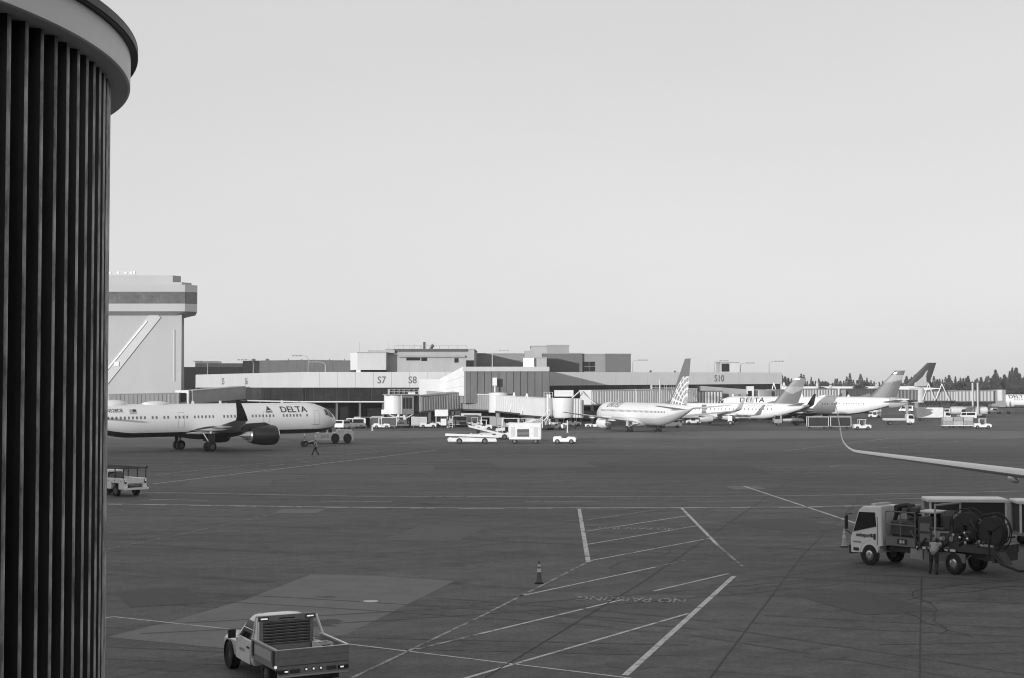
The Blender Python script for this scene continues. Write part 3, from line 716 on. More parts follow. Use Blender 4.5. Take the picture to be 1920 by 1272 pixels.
def airliner(name, label, loc, heading, sp, body=planewhite, belly=None, belly_z=None, finfn=None, finm=None, group=None, engm=None, wing_m=None, detail=True, sides=(1, -1)):
    t = thing(name, label, 'airplane', (loc[0], loc[1], 0), heading, group)
    fu = Fus(sp['L'], sp['nx'], sp['R'], sp['Rz'], sp['zc'], sp['Ln'], sp['Lt'], sp.get('rise', 1.75))
    # ---- fuselage
    if belly_z is not None: ab = fu.ang(fu.L/2, belly_z)
    else: ab = -R_(50)
    angs = [ab + (math.pi - 2*ab)*i/30 for i in range(31)] + [math.pi - ab + (math.pi + 2*ab)*i/12 for i in range(1, 12)]
    ds = [0.0, .02, .08, .2, .4, .7, 1.0, 1.4, 1.8, 2.3, 2.8, 3.4, 4.0, 4.7]; ds = [d*fu.Ln/5.2 for d in ds]
    n1 = 16
    ds += [fu.Ln + (fu.L - fu.Lt - fu.Ln)*i/n1 for i in range(n1)] + [fu.L - fu.Lt + fu.Lt*i/16 for i in range(17)]
    m = MB(); na = len(angs)
    rings = [[fu.pt(d, a) for a in angs] for d in ds]
    m.loft([r[::-1] for r in rings], cap=True)
    for i, f in enumerate(m.f):
        if len(f) == 4 and belly is not None:
            c = [(-(k % na) - 1) % na for k in f]
            ks = sorted(c)
            if all(k >= 30 or k == 0 for k in c): m.m[i] = 1
    fo = m.build('fuselage', [body, belly or body], t, True, 60)
    # ---- wing-body fairing
    m = MB(); w0 = sp['wing'][0]; xa, xb = w0[0] + 1.2, w0[0] - w0[3] - 2.0
    rr = []
    for i in range(9):
        u = i/8; k = math.sin(math.pi*(0.08 + 0.84*u))**.6; x = xa + (xb - xa)*u
        rr.append([Vector((x, (fu.R*1.02)*k*math.cos(a), fu.zc - fu.Rz*.62 + fu.Rz*.62*k*math.sin(a))) for a in [2*math.pi*q/20 for q in range(20)]])
    m.loft(rr).build('belly_fairing', belly or body, t, True, 60)
    # ---- wings
    wm = wing_m or wingmetal
    for sd in (1, -1):
        m = MB(); ws = sp['wing']
        rs = [foil_ring(x, sd*y, zz, c, th) for x, y, zz, c, th in ws]
        if sd < 0: rs = [r[::-1] for r in rs]
        wo = m.loft(rs).build('wing', wm, t, True, 50)
        if sp.get('wlet'):
            m = MB(); rs = [foil_ring(x, sd*y, zz, c, th, (-sd*math.sin(cn), math.cos(cn))) for x, y, zz, c, th, cn in sp['wlet']]
            if sd < 0: rs = [r[::-1] for r in rs]
            m.loft(rs).build('winglet', sp.get('wletm', wm), wo, True, 50)
        # flap-track fairings and flap line
        for k in (.30, .52, .72):
            i = 1; a, b = ws[1], ws[-1]
            y = a[1] + (b[1] - a[1])*((k - .3)/.7); x = a[0] + (b[0] - a[0])*((k - .3)/.7); c = a[3] + (b[3] - a[3])*((k - .3)/.7); zz = a[2] + (b[2] - a[2])*((k - .3)/.7)
            mm = MB(); mm.lathe([(x - c*.45, .02), (x - c*.6, .16*sp['k']), (x - c*.9, .2*sp['k']), (x - c*1.15, .03)], (0, sd*y, zz - .28*sp['k']), 'x', 10)
            mm.build('flap_fairing', wm, wo, True, 50)
        # ---- engine
        ex, ey, ez, er, el = sp['eng']
        e = MB(); em = engm or body
        prof = [(ex - .02, er*.80), (ex, er*.84), (ex - .05, er*.90), (ex - .22, er*.955), (ex - .6, er), (ex - el*.45, er*1.0), (ex - el*.8, er*.86), (ex - el, er*.70)]
        eo = e.lathe(prof[3:], (0, sd*ey, ez), 'x', 28).build('engine_nacelle', em, t, True, 50)
        MB().lathe(prof[:4], (0, sd*ey, ez), 'x', 28).build('intake_lip', chrome, eo, True, 60)
        MB().lathe([(ex - .02, er*.80), (ex - .5, er*.78), (ex - .9, er*.78), (ex - .92, 0.02)], (0, sd*ey, ez), 'x', 28).build('fan_duct', darkst, eo, True, 40)
        MB().lathe([(ex - .55, .02), (ex - .9, er*.25)], (0, sd*ey, ez), 'x', 16).build('spinner', grey3, eo, True, 60)
        MB().lathe([(ex - el, er*.69), (ex - el*.97, er*.5), (ex - el*1.02, er*.48), (ex - el*1.18, er*.38), (ex - el*1.17, er*.3), (ex - el*1.38, .03)], (0, sd*ey, ez), 'x', 24).build('exhaust_cone', chrome, eo, True, 50)
        MB().prism([(ex - .5, ez + er*.9), (ex - 1.6, ez + er*1.25), (ex - el*1.25, ez + er*1.15), (ex - el*1.3, ez + er*.35), (ex - el*.8, ez + er*.5)], sd*ey - .16, sd*ey + .16).build('engine_pylon', em, t)
        # ---- tailplane
        x, y, zz, c, x2, y2, z2, c2 = sp['tp']
        m = MB(); rs = [foil_ring(x, sd*y, zz, c, .1), foil_ring(x2, sd*y2, z2, c2, .09)]
        if sd < 0: rs = [r[::-1] for r in rs]
        m.loft(rs).build('tailplane', wm, t, True, 50)
        # ---- main gear
        gy, wr = sp['track']/2, sp['wr']
        g_ = MB(); g_.tube((0, sd*gy, wr), (0.1, sd*(gy + .15), fu.zc - fu.Rz*.5), .13, .16, 10); g_.tube((0, sd*(gy - .55), wr), (0, sd*(gy + .55), wr), .1, n=8)
        g_.tube((0, sd*gy, wr*1.6), (-.1, sd*(gy - 1.4), fu.zc - fu.Rz*.8), .07, n=8)
        go = g_.build('main_gear_strut', grey5, t)
        MB().box((.05, sd*(gy + .32), wr*1.9 + .45), (.9, .06, 1.3)).build('gear_door', belly or body, t)
        for k in (-.43, .43):
            wheel(go, 0, sd*gy + k*sp['k'], wr, .42*sp['k'])
            if sp.get('bogie'): wheel(go, 1.2, sd*gy + k*sp['k'], wr, .42*sp['k'])
    # ---- nose gear
    gx = sp['ng']; g_ = MB(); g_.tube((gx, 0, sp['wr']*.7), (gx + .1, 0, fu.zc - fu.Rz*.75), .09, .12, 10); g_.tube((gx, -.35, sp['wr']*.68), (gx, .35, sp['wr']*.68), .07, n=8)
    go = g_.build('nose_gear_strut', grey5, t)
    for k in (-.27, .27): wheel(go, gx, k, sp['wr']*.68, .24)
    # ---- fin (painted in cells)
    x, zb, c, x2, zt, c2 = sp['fin']; N = sp.get('finN', 30); m = MB()
    for sd in (1, -1):
        vs = []; fs = []
        for j in range(N + 1):
            v = j/N; xl = x + (x2 - x)*v; cc_ = c + (c2 - c)*v; z_ = zb + (zt - zb)*v
            for i in range(N + 1):
                u = i/N; th = 5*.1*cc_*(0.2969*math.sqrt(u) - 0.126*u - 0.3516*u*u + 0.2843*u**3 - 0.1036*u**4)
                vs.append((xl - cc_*u, sd*th, z_))
        o0 = len(m.v); m.v += vs
        for j in range(N):
            for i in range(N):
                q = (j*(N + 1) + i, j*(N + 1) + i + 1, (j + 1)*(N + 1) + i + 1, (j + 1)*(N + 1) + i)
                q = q if sd < 0 else q[::-1]
                m.f.append(tuple(a + o0 for a in q)); m.m.append(finfn((i + .5)/N, (j + .5)/N) if finfn else 0)
    top = [k for k in range(N*(N + 1), (N + 1)*(N + 1))]
    o1 = (N + 1)*(N + 1)
    for i in range(N): m.f.append((top[i], top[i + 1], top[i + 1] + o1, top[i] + o1)); m.m.append(finfn((i + .5)/N, .99) if finfn else 0)
    m.build('fin', finm or [body], t, True, 50)
    m = MB(); m.prism([(x + 2.6*sp['k'], zb + .0), (x - .4, zb + 1.0*sp['k']), (x - .8, zb)], -.12, .12).build('dorsal_fin', (finm or [body])[sp.get('dorsal', 0)], t)
    # ---- flight-deck windows
    for sd in (1, -1):
        for d0, d1, e0, e1 in sp['cock']:
            m = MB(); a0, a1 = R_(e0), R_(e1); vs = []; K = 4
            for j in range(K + 1):
                for i in range(K + 1):
                    v_ = j/K; dd = d0 + (d1 - d0)*(.12*v_ + i/K*(1 - .12*v_)); p = fu.pt(dd, a0 + (a1 - a0)*v_, .025); p.y *= sd; vs.append(p)
            fs = [(j*(K + 1) + i, j*(K + 1) + i + 1, (j + 1)*(K + 1) + i + 1, (j + 1)*(K + 1) + i) for j in range(K) for i in range(K)]
            m.add(vs, fs if sd < 0 else [f[::-1] for f in fs]).build('flight_deck_window', gmat('flight_deck_glass', .05, .1, .1, 2), t, True, 60)
    # ---- cabin windows
    zw = fu.zc + sp.get('zw', .42); m = MB(); d = sp['w0']
    skip = set(sp.get('skip', ()))
    i = 0
    while d < sp['w1']:
        if i not in skip:
            for sd in sides: side_patch(m, fu, d, d + .23, zw - .17, zw + .17, sd)
        d += sp.get('wp', .533); i += 1
    m.build('cabin_windows', gmat('cabin_window', .17, .2, .4, 2), t, kind='stuff')
    # ---- door outlines
    for dd in sp.get('doors', ()):
        for sd in sides:
            m = MB()
            for d0, d1, z0, z1 in ((dd, dd + .04, -.9, 1.0), (dd + .85, dd + .89, -.9, 1.0), (dd, dd + .89, .98, 1.02), (dd, dd + .89, -.92, -.88)):
                side_patch(m, fu, d0, d1, fu.zc + z0, fu.zc + z1, sd, .01, 1, 6)
            m.build('door_outline', planegrey, t)
    return t, fu

def scale_spec(k, b, **over):
    s = {}
    for q, v in b.items():
        if q in ('skip', 'wletm', 'finN', 'rise', 'dorsal', 'bogie'): s[q] = v
        elif q == 'wing': s[q] = [(x*k, y*k, z*k, c*k, t) for x, y, z, c, t in v]
        elif q == 'wlet': s[q] = [(x*k, y*k, z*k, c*k, t, cn) for x, y, z, c, t, cn in v]
        elif q == 'cock': s[q] = [(a*k, c*k, e, f) for a, c, e, f in v]
        elif isinstance(v, (list, tuple)): s[q] = [x*k for x in v]
        else: s[q] = v*k
    s.update(over); return s
A321 = dict(k=1.0, L=44.5, nx=21.97, R=1.98, Rz=2.07, zc=3.88, Ln=5.4, Lt=13.2, rise=1.72, track=7.6, wr=.60, ng=16.9,
    wing=[(6.6, 0.8, 2.45, 7.9, .13), (5.9, 1.9, 2.55, 7.1, .13), (3.1, 6.4, 3.05, 4.1, .12), (-2.6, 16.6, 4.15, 1.75, .10)],
    wlet=[(-2.6, 16.6, 4.15, 1.75, .10, 0), (-2.95, 17.05, 4.28, 1.55, .10, .5), (-3.3, 17.4, 4.65, 1.35, .10, 1.05), (-3.7, 17.62, 5.25, 1.1, .10, 1.25), (-4.6, 17.95, 6.6, .55, .10, 1.3)],
    eng=(8.4, 5.75, 1.93, 1.3, 3.9), fin=(-13.6, 5.75, 6.2, -19.6, 11.8, 2.2), tp=(-16.4, .7, 4.7, 4.0, -20.6, 6.2, 5.3, 1.6),
    cock=[(1.15, 1.95, 16, 50), (1.35, 2.25, 52, 86), (2.05, 2.75, 18, 48)], w0=5.9, w1=35.2, wp=.533, zw=.42, doors=(3.9, 12.0, 24.5, 36.2))
B737 = dict(k=.95, L=39.5, nx=19.6, R=1.88, Rz=1.98, zc=3.30, Ln=5.0, Lt=13.0, rise=1.65, track=5.72, wr=.56, ng=15.6,
    wing=[(7.0, .8, 1.75, 7.9, .13), (6.2, 1.8, 1.85, 7.0, .13), (3.6, 5.6, 2.35, 4.2, .12), (-2.2, 16.9, 3.75, 1.6, .10)],
    eng=(8.2, 4.85, 1.55, 1.02, 3.6), fin=(-10.6, 5.0, 6.6, -16.6, 12.9, 2.1), tp=(-14.2, .6, 4.3, 4.2, -18.6, 7.1, 5.0, 1.5),
    cock=[(1.15, 1.9, 18, 50), (1.3, 2.1, 52, 86), (2.0, 2.6, 20, 48)], w0=4.9, w1=31.5, wp=.508, zw=.45, doors=(3.6, 32.2), dorsal=0)
B757 = scale_spec(1.0, B737, L=47.3, nx=22, zc=4.35, track=7.3, wr=.55, ng=18.3, bogie=True,
    wing=[(7.2, .8, 2.9, 9.0, .13), (6.4, 1.8, 3.0, 8.2, .13), (3.6, 6.6, 3.75, 5.2, .12), (-4.2, 18.4, 4.95, 2.0, .10)],
    wlet=[(-4.2, 18.4, 4.95, 2.0, .10, 0), (-4.35, 18.55, 4.97, 1.9, .10, .17), (-4.5, 18.69, 5.0, 1.8, .095, .35), (-4.65, 18.83, 5.07, 1.68, .09, .52), (-4.78, 18.95, 5.15, 1.56, .085, .70), (-4.88, 19.06, 5.26, 1.42, .08, .87), (-4.97, 19.14, 5.38, 1.28, .08, 1.05), (-5.06, 19.2, 5.5, 1.16, .075, 1.2), (-5.15, 19.24, 5.64, 1.05, .075, 1.3), (-5.6, 19.38, 6.6, .68, .07, 1.35), (-6.1, 19.58, 7.75, .3, .07, 1.38)],
    eng=(8.6, 6.5, 2.1, 1.25, 4.2), fin=(-15, 6.1, 7.0, -21.5, 13.7, 2.4), tp=(-18.6, .7, 5.0, 4.6, -23, 7.5, 5.6, 1.7))
E175 = dict(k=.75, L=31.7, nx=15.4, R=1.5, Rz=1.66, zc=3.05, Ln=4.2, Lt=9.6, rise=1.6, track=5.2, wr=.5, ng=11.4,
    wing=[(5.0, .6, 2.0, 5.6, .13), (4.5, 1.4, 2.1, 5.1, .13), (2.6, 4.6, 2.5, 3.0, .12), (-1.5, 11.9, 3.35, 1.5, .10)],
    wlet=[(-1.5, 11.9, 3.35, 1.5, .10, 0), (-1.9, 12.4, 3.5, 1.3, .10, .6), (-2.3, 12.7, 3.9, 1.1, .10, 1.0), (-3.6, 13.1, 5.75, .5, .10, 1.15)],
    eng=(6.4, 4.25, 1.5, .85, 3.0), fin=(-8.6, 4.5, 5.4, -13.4, 10.0, 2.4), tp=(-11.4, .6, 4.1, 3.2, -14.0, 5.0, 4.7, 1.4),
    cock=[(.95, 1.6, 18, 50), (1.1, 1.8, 52, 86), (1.7, 2.2, 20, 48)], w0=4.6, w1=24.0, wp=.8, zw=.35, doors=(3.2, 24.6), dorsal=0)

# --- large white airliner under tow (left)
random.seed(3)
A321l = dict(A321); A321l['skip'] = {i for i in range(55) if i in (1, 8, 9, 17, 18, 19, 25, 26, 33, 38, 41, 44)}
def delta_fin(u, v):
    # diagonal panels: pale wedge, mid, dark lower and top
    if v > .80: return 0 if u > .25 or v < .86 else 2
    if v > .45 + .18*(u): return 2
    if u + v*.5 > .95: return 0
    return 1
finm_d = [navy, midpaint, lightpaint]
hd = R_(43)
pl1, fu1 = airliner('airliner', 'white narrow-body jet on tow with dark belly, dark engine and upturned dark wingtip', (-40.5, 181.6), hd, A321l,
                    belly=navy, belly_z=2.42, engm=navy, finfn=delta_fin, finm=finm_d)
for o in pl1.children:
    if o.name.startswith('wing'):
        for c in o.children:
            if c.name.startswith('winglet'): c.data.materials[0] = navy
for sd in (-1, 1):
    fus_text(fu1, 'DELTA', 1.08, 8.0, 4.72, sd, gmat('dark_lettering', .03, .4, .1, 2), pl1, bold=.012, sx=1.3, label='dark airline title with a split triangle beside it')
    widget(fu1, 11.9 if sd < 0 else 4.6, 4.72, sd, .86, gmat('dark_lettering', .03, .4, .1, 2), pl1)
    fus_text(fu1, 'N528DE', .62, 33.8, 4.98, sd, gmat('dark_lettering', .03, .4, .1, 2), pl1, bold=.0, name='registration')
    m = MB(); side_patch(m, fu1, 31.0, 31.9, 4.75, 5.32, sd, .02, 3, 3); m.build('flag', lightpaint, pl1)
    m = MB(); side_patch(m, fu1, 31.0, 31.45, 5.03, 5.32, sd, .032, 2, 2); m.build('flag_canton', navy, pl1)
    m = MB(); side_patch(m, fu1, 3.9, 5.2, 3.0, 3.1, sd, .02, 4, 1); m.build('pitot_stripe', planegrey, pl1)
for d in (27.5, 33.2):
    m = MB(); m.ball((21.97 - d, 0, fu1.zc + fu1.Rz - .05), (2.0, .75, .42 if d < 30 else .6), 16, 8).build('antenna_dome', planewhite, pl1, True, 60)
for d in (8.5, 18.0, 22.0):
    m = MB(); m.prism([(21.97 - d, 5.93), (21.97 - d - .1, 6.3), (21.97 - d - .35, 6.3), (21.97 - d - .4, 5.93)], -.03, .03).build('blade_antenna', planewhite, pl1)

# --- white jet with grey tail at the centre gate
def united_fin(u, v):
    # globe grid on the lower front part of the fin
    cx, cz, r = 1.02, .02, .92
    rr = math.hypot((u - cx)*1.0, (v - cz)*1.28)
    if rr < r and v < .62:
        k = rr/r
        for q in (.30, .48, .66, .84, .985):
            if abs(k - q) < .03: return 1
        a = math.atan2(v - cz, cx - u)
        for q in (.12, .38, .64, .90, 1.16, 1.42):
            if abs(a - q) < .035: return 1
        return 2
    return 0
B737u = dict(B737); B737u['finN'] = 60
finm_u = [gmat('tail_grey', .17, .45, .05, .6), planewhite, gmat('tail_globe_grey', .27, .45, .05, .6)]
pl2, fu2 = airliner('airliner', 'white narrow-body jet with grey globe-lined tail parked at the pale bridge cab', (23.7, 257.0), R_(90 + 20), B737u,
                    finfn=united_fin, finm=finm_u, engm=planewhite, wing_m=gmat('pale_wing_paint', .74, .35, .06, .7), belly=gmat('pale_belly_paint', .6, .35, .04, .6), belly_z=2.5)
for sd in (-1, 1):
    fus_text(fu2, 'UNITED', 1.35, 9.5, 4.35, sd, gmat('mid_lettering', .12, .4, .1, 2), pl2, bold=.01, sx=1.2, shear=.2)
    m = MB(); side_patch(m, fu2, 3, 34, 2.52, 2.58, sd, .02, 24, 1); m.build('cheat_line', gmat('pale_line', .5, .4, .05, 1), pl2)

# --- two more jets further right
def delta2(u, v):
    if v > .93 and u < .5: return 2
    if v > .66: return 1
    if v > .40 - .25*(u - .5) and v > .25 + .45*u - .12: return 3
    return 0
tail2 = [gmat('tail_mid_grey', .11, .45, .06, .6), gmat('tail_pale_grey', .17, .45, .06, .6), planewhite, gmat('tail_wedge_grey', .27, .45, .06, .6)]
E175d = dict(E175); E175d['wletm'] = planegrey
pl3, fu3 = airliner('airliner', 'small white regional jet with pale grey tail parked beside the grey globe-tailed jet', (47.0, 305.0), R_(180 - 14), E175d,
                    finfn=delta2, finm=tail2, engm=planegrey, wing_m=gmat('pale_wing_paint', .74, .35, .06, .7))
for sd in (1, -1):
    m = MB(); side_patch(m, fu3, 9.2, 10.2, 2.3, 4.3, sd, .02, 2, 6); m.build('dark_door_panel', midpaint, pl3)
    fus_text(fu3, 'DELTA CONNECTION', .5, 21.5, 3.95, sd, planegrey, pl3, bold=0)
def delta3(u, v):
    if v > .82: return 0 if u > .35 else (3 if .86 < v < .95 and u > .1 else 1)
    if v > .52 + .14*(u): return 2
    if v > .42 + .2*(u - .4) and u > .55: return 0
    if u < .62 - .1*v: return 1
    return 0 if u > .72 else 4
tail3 = [gmat('tail_dark', .03, .45, .06, .6), gmat('tail_red_grey', .10, .45, .06, .6), gmat('tail_bright_grey', .24, .45, .06, .6), planewhite, gmat('tail_wedge_dark', .06, .45, .06, .6)]
A321r = dict(A321); A321r['wletm'] = navy; A321r['skip'] = {2, 5, 8, 9, 12, 16, 20, 24, 25, 30, 34, 35, 36, 40, 45}
ang3 = R_(180 - 22); o3 = Vector((PX(1690, 320), 318)) + Vector((math.cos(ang3), math.sin(ang3)))*21.5
pl4, fu4 = airliner('airliner', 'white narrow-body jet with dark-tipped banded tail, a grey tail cone and a dark upturned wingtip', (o3.x, o3.y), ang3, A321r,
                    belly=navy, belly_z=2.1, engm=navy, finfn=delta3, finm=tail3)
m = MB(); m.ball((21.97 - 26.5, 0, fu4.zc + fu4.Rz - .05), (2.0, .75, .45), 16, 8).build('antenna_dome', planewhite, pl4, True, 60)
for d in (20.5, 31): 
    m = MB(); m.prism([(21.97 - d, 5.9), (21.97 - d - .1, 6.35), (21.97 - d - .4, 6.35), (21.97 - d - .45, 5.9)], -.03, .03).build('blade_antenna', planewhite, pl4)
m = MB(); xt = 21.97 - 44.5
m.lathe([(xt + 4.2, 1.22), (xt + 3.4, 1.25), (xt + 2.2, 1.1), (xt + 1.0, .7), (xt + .3, .3), (xt + .1, .05)], (0, 0, 4.65), 'x', 24, cap=True).build('tail_cone', planegrey, pl4, True, 50)
fus_text(fu4, 'DELTA', 1.5, 9.5, 4.6, 1, gmat('dark_lettering', .03, .4, .1, 2), pl4, sx=1.3)
# --- far jet nosed up to the right-hand bridge
ang5 = R_(180 + 4); k5 = 430
pl5, fu5 = airliner('airliner', 'distant white jet nosed in at the end of the long braced jet bridge', (PX(1860, k5) + 22.0, k5 + 2), ang5, dict(A321), belly=navy, belly_z=2.0, finfn=delta3, finm=tail3, engm=navy)
fus_text(fu5, 'DELTA', 1.5, 7.4, 4.75, 1, gmat('mid_lettering2', .07, .4, .1, 2), pl5, sx=1.3)
# --- wide-body tail behind the bridges
WB = scale_spec(1.42, A321)
def plumed(u, v):
    w = .30 + .16*math.sin(v*9.0) + (.12 if v < .2 else 0)
    if .02 < v < .70 and abs(u - (.66 - .16*v)) < w*.5*min(1, (.72 - v)*5): return 1
    return 0
pl6, fu6 = airliner('airliner', 'wide-body jet whose dark tail with a pale motif rises behind the jet bridges', (PX(1735, 505) - 20*1.42*.98, 505), R_(180 - 6), WB, finfn=plumed, finm=[gmat('tail_deep_grey', .025, .45, .1, .6), gmat('tail_motif_grey', .38, .5, .1, .8)], engm=planegrey)
# --- near jet, only its wing reaches into view
pl7, fu7 = airliner('airliner', 'parked jet whose pale wing and tall winglet reach out behind the fuel truck', (33.3, 58.2), R_(-102), B757, wing_m=gmat('pale_wing_paint', .74, .35, .06, .7), finfn=delta_fin, finm=finm_d)

# ================================================================== JET BRIDGES
palebr = gmat('pale_bridge_panel', .62, .55, .08, .5, stretch=(1, 1, .3))
greybr = gmat('grey_bridge_panel', .27, .6, .12, .5, stretch=(1, 1, .3))
darkbr = gmat('dark_bridge_panel', .11, .6, .15, .5)
def tunnel(t, a, b, w, h, mat, name='tunnel', rib=.75, ribmat=None, roof=None, ribd=.12):
    a = Vector(a); b = Vector(b); d = (b - a); L = d.length; ang = math.atan2(d.y, d.x); pit = math.asin(d.z/L)
    M = Matrix.Translation(a) @ Matrix.Rotation(ang, 4, 'Z') @ Matrix.Rotation(-pit, 4, 'Y')
    def put(m): m.v = [tuple(M @ Vector(v)) for v in m.v]; return m
    m = MB(); m.box((L/2, 0, h/2), (L, w, h)); o = put(m).build(name, mat, t)
    if rib:
        m = MB(); n = int(L/rib)
        for i in range(n):
            x = (i + .5)*L/n
            for sd in (1, -1): m.box((x, sd*(w/2 + ribd/2 - .01), h/2), (rib*.42, ribd, h*.9))
        put(m).build('side_ribs', ribmat or mat, t, kind='stuff')
    m = MB(); m.box((L/2, 0, h + .09), (L + .1, w + .3, .16)); put(m).build('tunnel_roof', roof or mat, t)
    m = MB(); m.box((L/2, 0, -.16), (L + .05, w + .25, .3)); put(m).build('floor_beam', darkst, t)
    return o
def rail(t, x0, x1, y0, y1, z, h=.9, n=4, mat=grey5):
    m = MB(); cs = [(x0, y0), (x1, y0), (x1, y1), (x0, y1)]
    for i in range(4):
        a, b = Vector(cs[i]), Vector(cs[(i + 1) % 4])
        for k in range(n): p = a.lerp(b, k/n); m.tube((p.x, p.y, z), (p.x, p.y, z + h), .035, n=5)
        for q in (.5, 1): m.tube((a.x, a.y, z + h*q), (b.x, b.y, z + h*q), .035, n=5)
    return m.build('railing', mat, t)
def aframe(t, px, yt, Y, half=1.3, zb=3.4, dep=0.0):
    p = P(px, yt, Y); m = MB()
    for s_ in (-1, 1): m.tube(p, (p.x + s_*half, Y + dep, zb), .12, n=8)
    return m.build('brace_frame', white, t)
# bridge at gate S8
ba = thing('jet_bridge', 'grey ribbed jet bridge below the S8 sign with pale drum cab on scissor legs', 'jet bridge')
cabp = Vector((PX(746, 284), 284))
m = MB(); n = 20
m.lathe([(2.75, 1.9), (2.75, 2.0), (6.5, 2.0), (6.55, 1.85), (6.62, .05)], (PX(739, 285), 285, 0), 'z', 28).build('cab', gmat('cab_pale_metal', .7, .4, .06, .6), ba, True, 40)
m = MB(); m.box((PX(764, 283.6), 284.4, 4.55), (2.7, 3.6, 3.7)).build('cab_side', darkbr, ba)
for i in range(3): MB().box((PX(757.5 + i*6, 282), 282.58, 4.9), (.52, .06, 2.2)).build('cab_window', glassd, ba)
MB().box((PX(752.3, 282.4), 282.55, 4.6), (.16, .12, 3.7)).build('door_post', white, ba)
MB().box((PX(722, 284), 284, 3.15), (1.3, 1.6, .9)).build('bumper', white, ba)
MB().box((PX(752, 284), 284, 6.6), (7.0, 3.9, .14)).build('cab_roof', greybr, ba)
rail(ba, PX(729, 284), PX(785, 284), 282.4, 285.8, 6.67, 1.0, 6)
MB().box((PX(772, 284), 284, 6.9), (1.4, 1.2, .4)).build('roof_unit', white, ba)
tunnel(ba, (PX(779, 285), 285, 3.2), (PX(826, 291), 291, 3.55), 3.0, 3.0, greybr, rib=.7, ribmat=gmat('grey_bridge_rib', .33, .6, .1, 1))
tunnel(ba, (PX(826, 291), 291.2, 3.35), (PX(874, 297), 297, 3.8), 3.4, 3.3, greybr, rib=.7, ribmat=gmat('grey_bridge_rib', .33, .6, .1, 1))
c = Vector((PX(753, 284), 284))
for s_ in (-1, 1):
    MB().tube((c.x - 2.4, c.y + s_*1.1, 2.7), (c.x + 1.2, c.y + s_*1.1, .75), .14, n=8).build('scissor_brace', grey5, ba)
    MB().tube((c.x + 2.4, c.y + s_*1.1, 2.7), (c.x - 1.0, c.y + s_*1.1, .75), .12, n=8).build('scissor_brace', grey5, ba)
for s_ in (-1, 1): MB().tube((c.x + s_*.9, c.y, .6), (c.x + s_*.5, c.y, 3.0), .28, n=12).build('lift_column', white, ba)
MB().box((c.x - .2, c.y, .55), (3.6, 2.4, .3)).build('wheel_frame', white, ba)
for s_ in (-1, 1):
    for k in (-1, 1): wheel(ba, c.x + s_*1.3, c.y + k*1.0, .45, .35)
MB().tube((PX(868, 297), 297, 0), (PX(868, 297), 297, 4), .5, n=16).build('rotunda_column', concd, ba)
# fixed link and bridge to the centre jet
bb = thing('jet_bridge', 'pale jet bridge with stair and cab reaching the nose of the globe-tailed jet', 'jet bridge')
tunnel(bb, (PX(870, 296), 296, 3.6), (PX(932, 288), 288, 3.5), 3.0, 3.0, greybr, rib=.7, ribmat=gmat('grey_bridge_rib', .33, .6, .1, 1), roof=palebr)
m = MB(); m.lathe([(3.0, 1.6), (3.0, 1.9), (6.9, 1.9), (6.95, 1.8), (7.1, .05)], (PX(934, 287), 287, 0), 'z', 24).build('rotunda', palebr, bb, True, 40)
MB().tube((PX(934, 287), 287, 0), (PX(934, 287), 287, 3.0), .45, n=16).build('rotunda_column', concd, bb)
tunnel(bb, (PX(940, 286), 286, 3.35), (PX(990, 279), 279, 2.95), 2.9, 3.0, palebr, rib=.7)
tunnel(bb, (PX(988, 279.2), 279.2, 2.75), (PX(1034, 272), 272, 2.5), 3.2, 3.3, palebr, rib=0)
m = MB(); m.lathe([(2.2, 1.5), (2.3, 1.85), (2.6, 2.0), (6.0, 2.1), (6.05, .05)], (PX(1056, 271), 271, 0), 'z', 28).build('cab', gmat('cab_pale_metal', .7, .4, .06, .6), bb, True, 40)
m = MB(); m.box((PX(1081, 271.5), 271.8, 4.1), (2.3, 3.0, 3.6)).build('canopy', palebr, bb)
for i in range(4): MB().box((PX(1074 + i*5, 270), 270.25, 4.1), (.12, .12, 3.5)).build('canopy_rib', grey3, bb)
MB().box((PX(1092, 271), 271, 4.0), (.35, 2.7, 3.2)).build('canopy_bellows', darkbr, bb)
MB().box((PX(1057, 271), 271, 6.9), (3.6, 2.0, 1.2)).build('roof_unit', palebr, bb)
rail(bb, PX(1020, 273), PX(1036, 273), 272, 274, 6.0, 1.1, 3)
MB().tube((PX(1027, 270), 270, 0.2), (PX(1027, 270), 270, 6.7), .22, n=12).build('lift_column', white, bb)
MB().tube((PX(1031, 273.5), 273.5, 0.2), (PX(1031, 273.5), 273.5, 6.7), .22, n=12).build('lift_column', white, bb)
MB().box((PX(1029, 271.8), 271.8, .6), (2.2, 4.6, .4)).build('wheel_frame', grey3, bb)
for k in (-1.9, 1.9): wheel(bb, PX(1029, 271.8), 271.8 + k, .5, .4)
aframe(bb, 964, 736, 281, .9, 3.2); aframe(bb, 988, 738, 277.5, 1.1, 2.9)
m = MB()                                                    # service stair
s0, s1 = G(1000, 801), Vector((PX(1031, 269), 269, 2.7))
s0 = Vector((s0.x, 268.6, .1)); s1 = Vector((s1.x, 268.6, 2.9))
for sd in (0, 1.1):
    m.tube(s0 + Vector((0, sd, 0)), s1 + Vector((0, sd, 0)), .10, n=6); m.tube(s0 + Vector((0, sd, 1)), s1 + Vector((0, sd, 1)), .06, n=6)
    for k in range(5): p = s0.lerp(s1, k/4) + Vector((0, sd, 0)); m.tube(p, p + Vector((0, 0, 1)), .035, n=5)
m.build('stair_rail', white, bb)
for k in range(11):
    p = s0.lerp(s1, (k + .5)/11); MB().box((p.x, p.y + .55, p.z), (.28, 1.0, .04)).build('stair_tread', grey3, bb)
MB().tube((PX(928, 288), 288.5, 6.9), (PX(928, 288), 288.5, 9.6), .14, n=8).build('mast', white, bb)
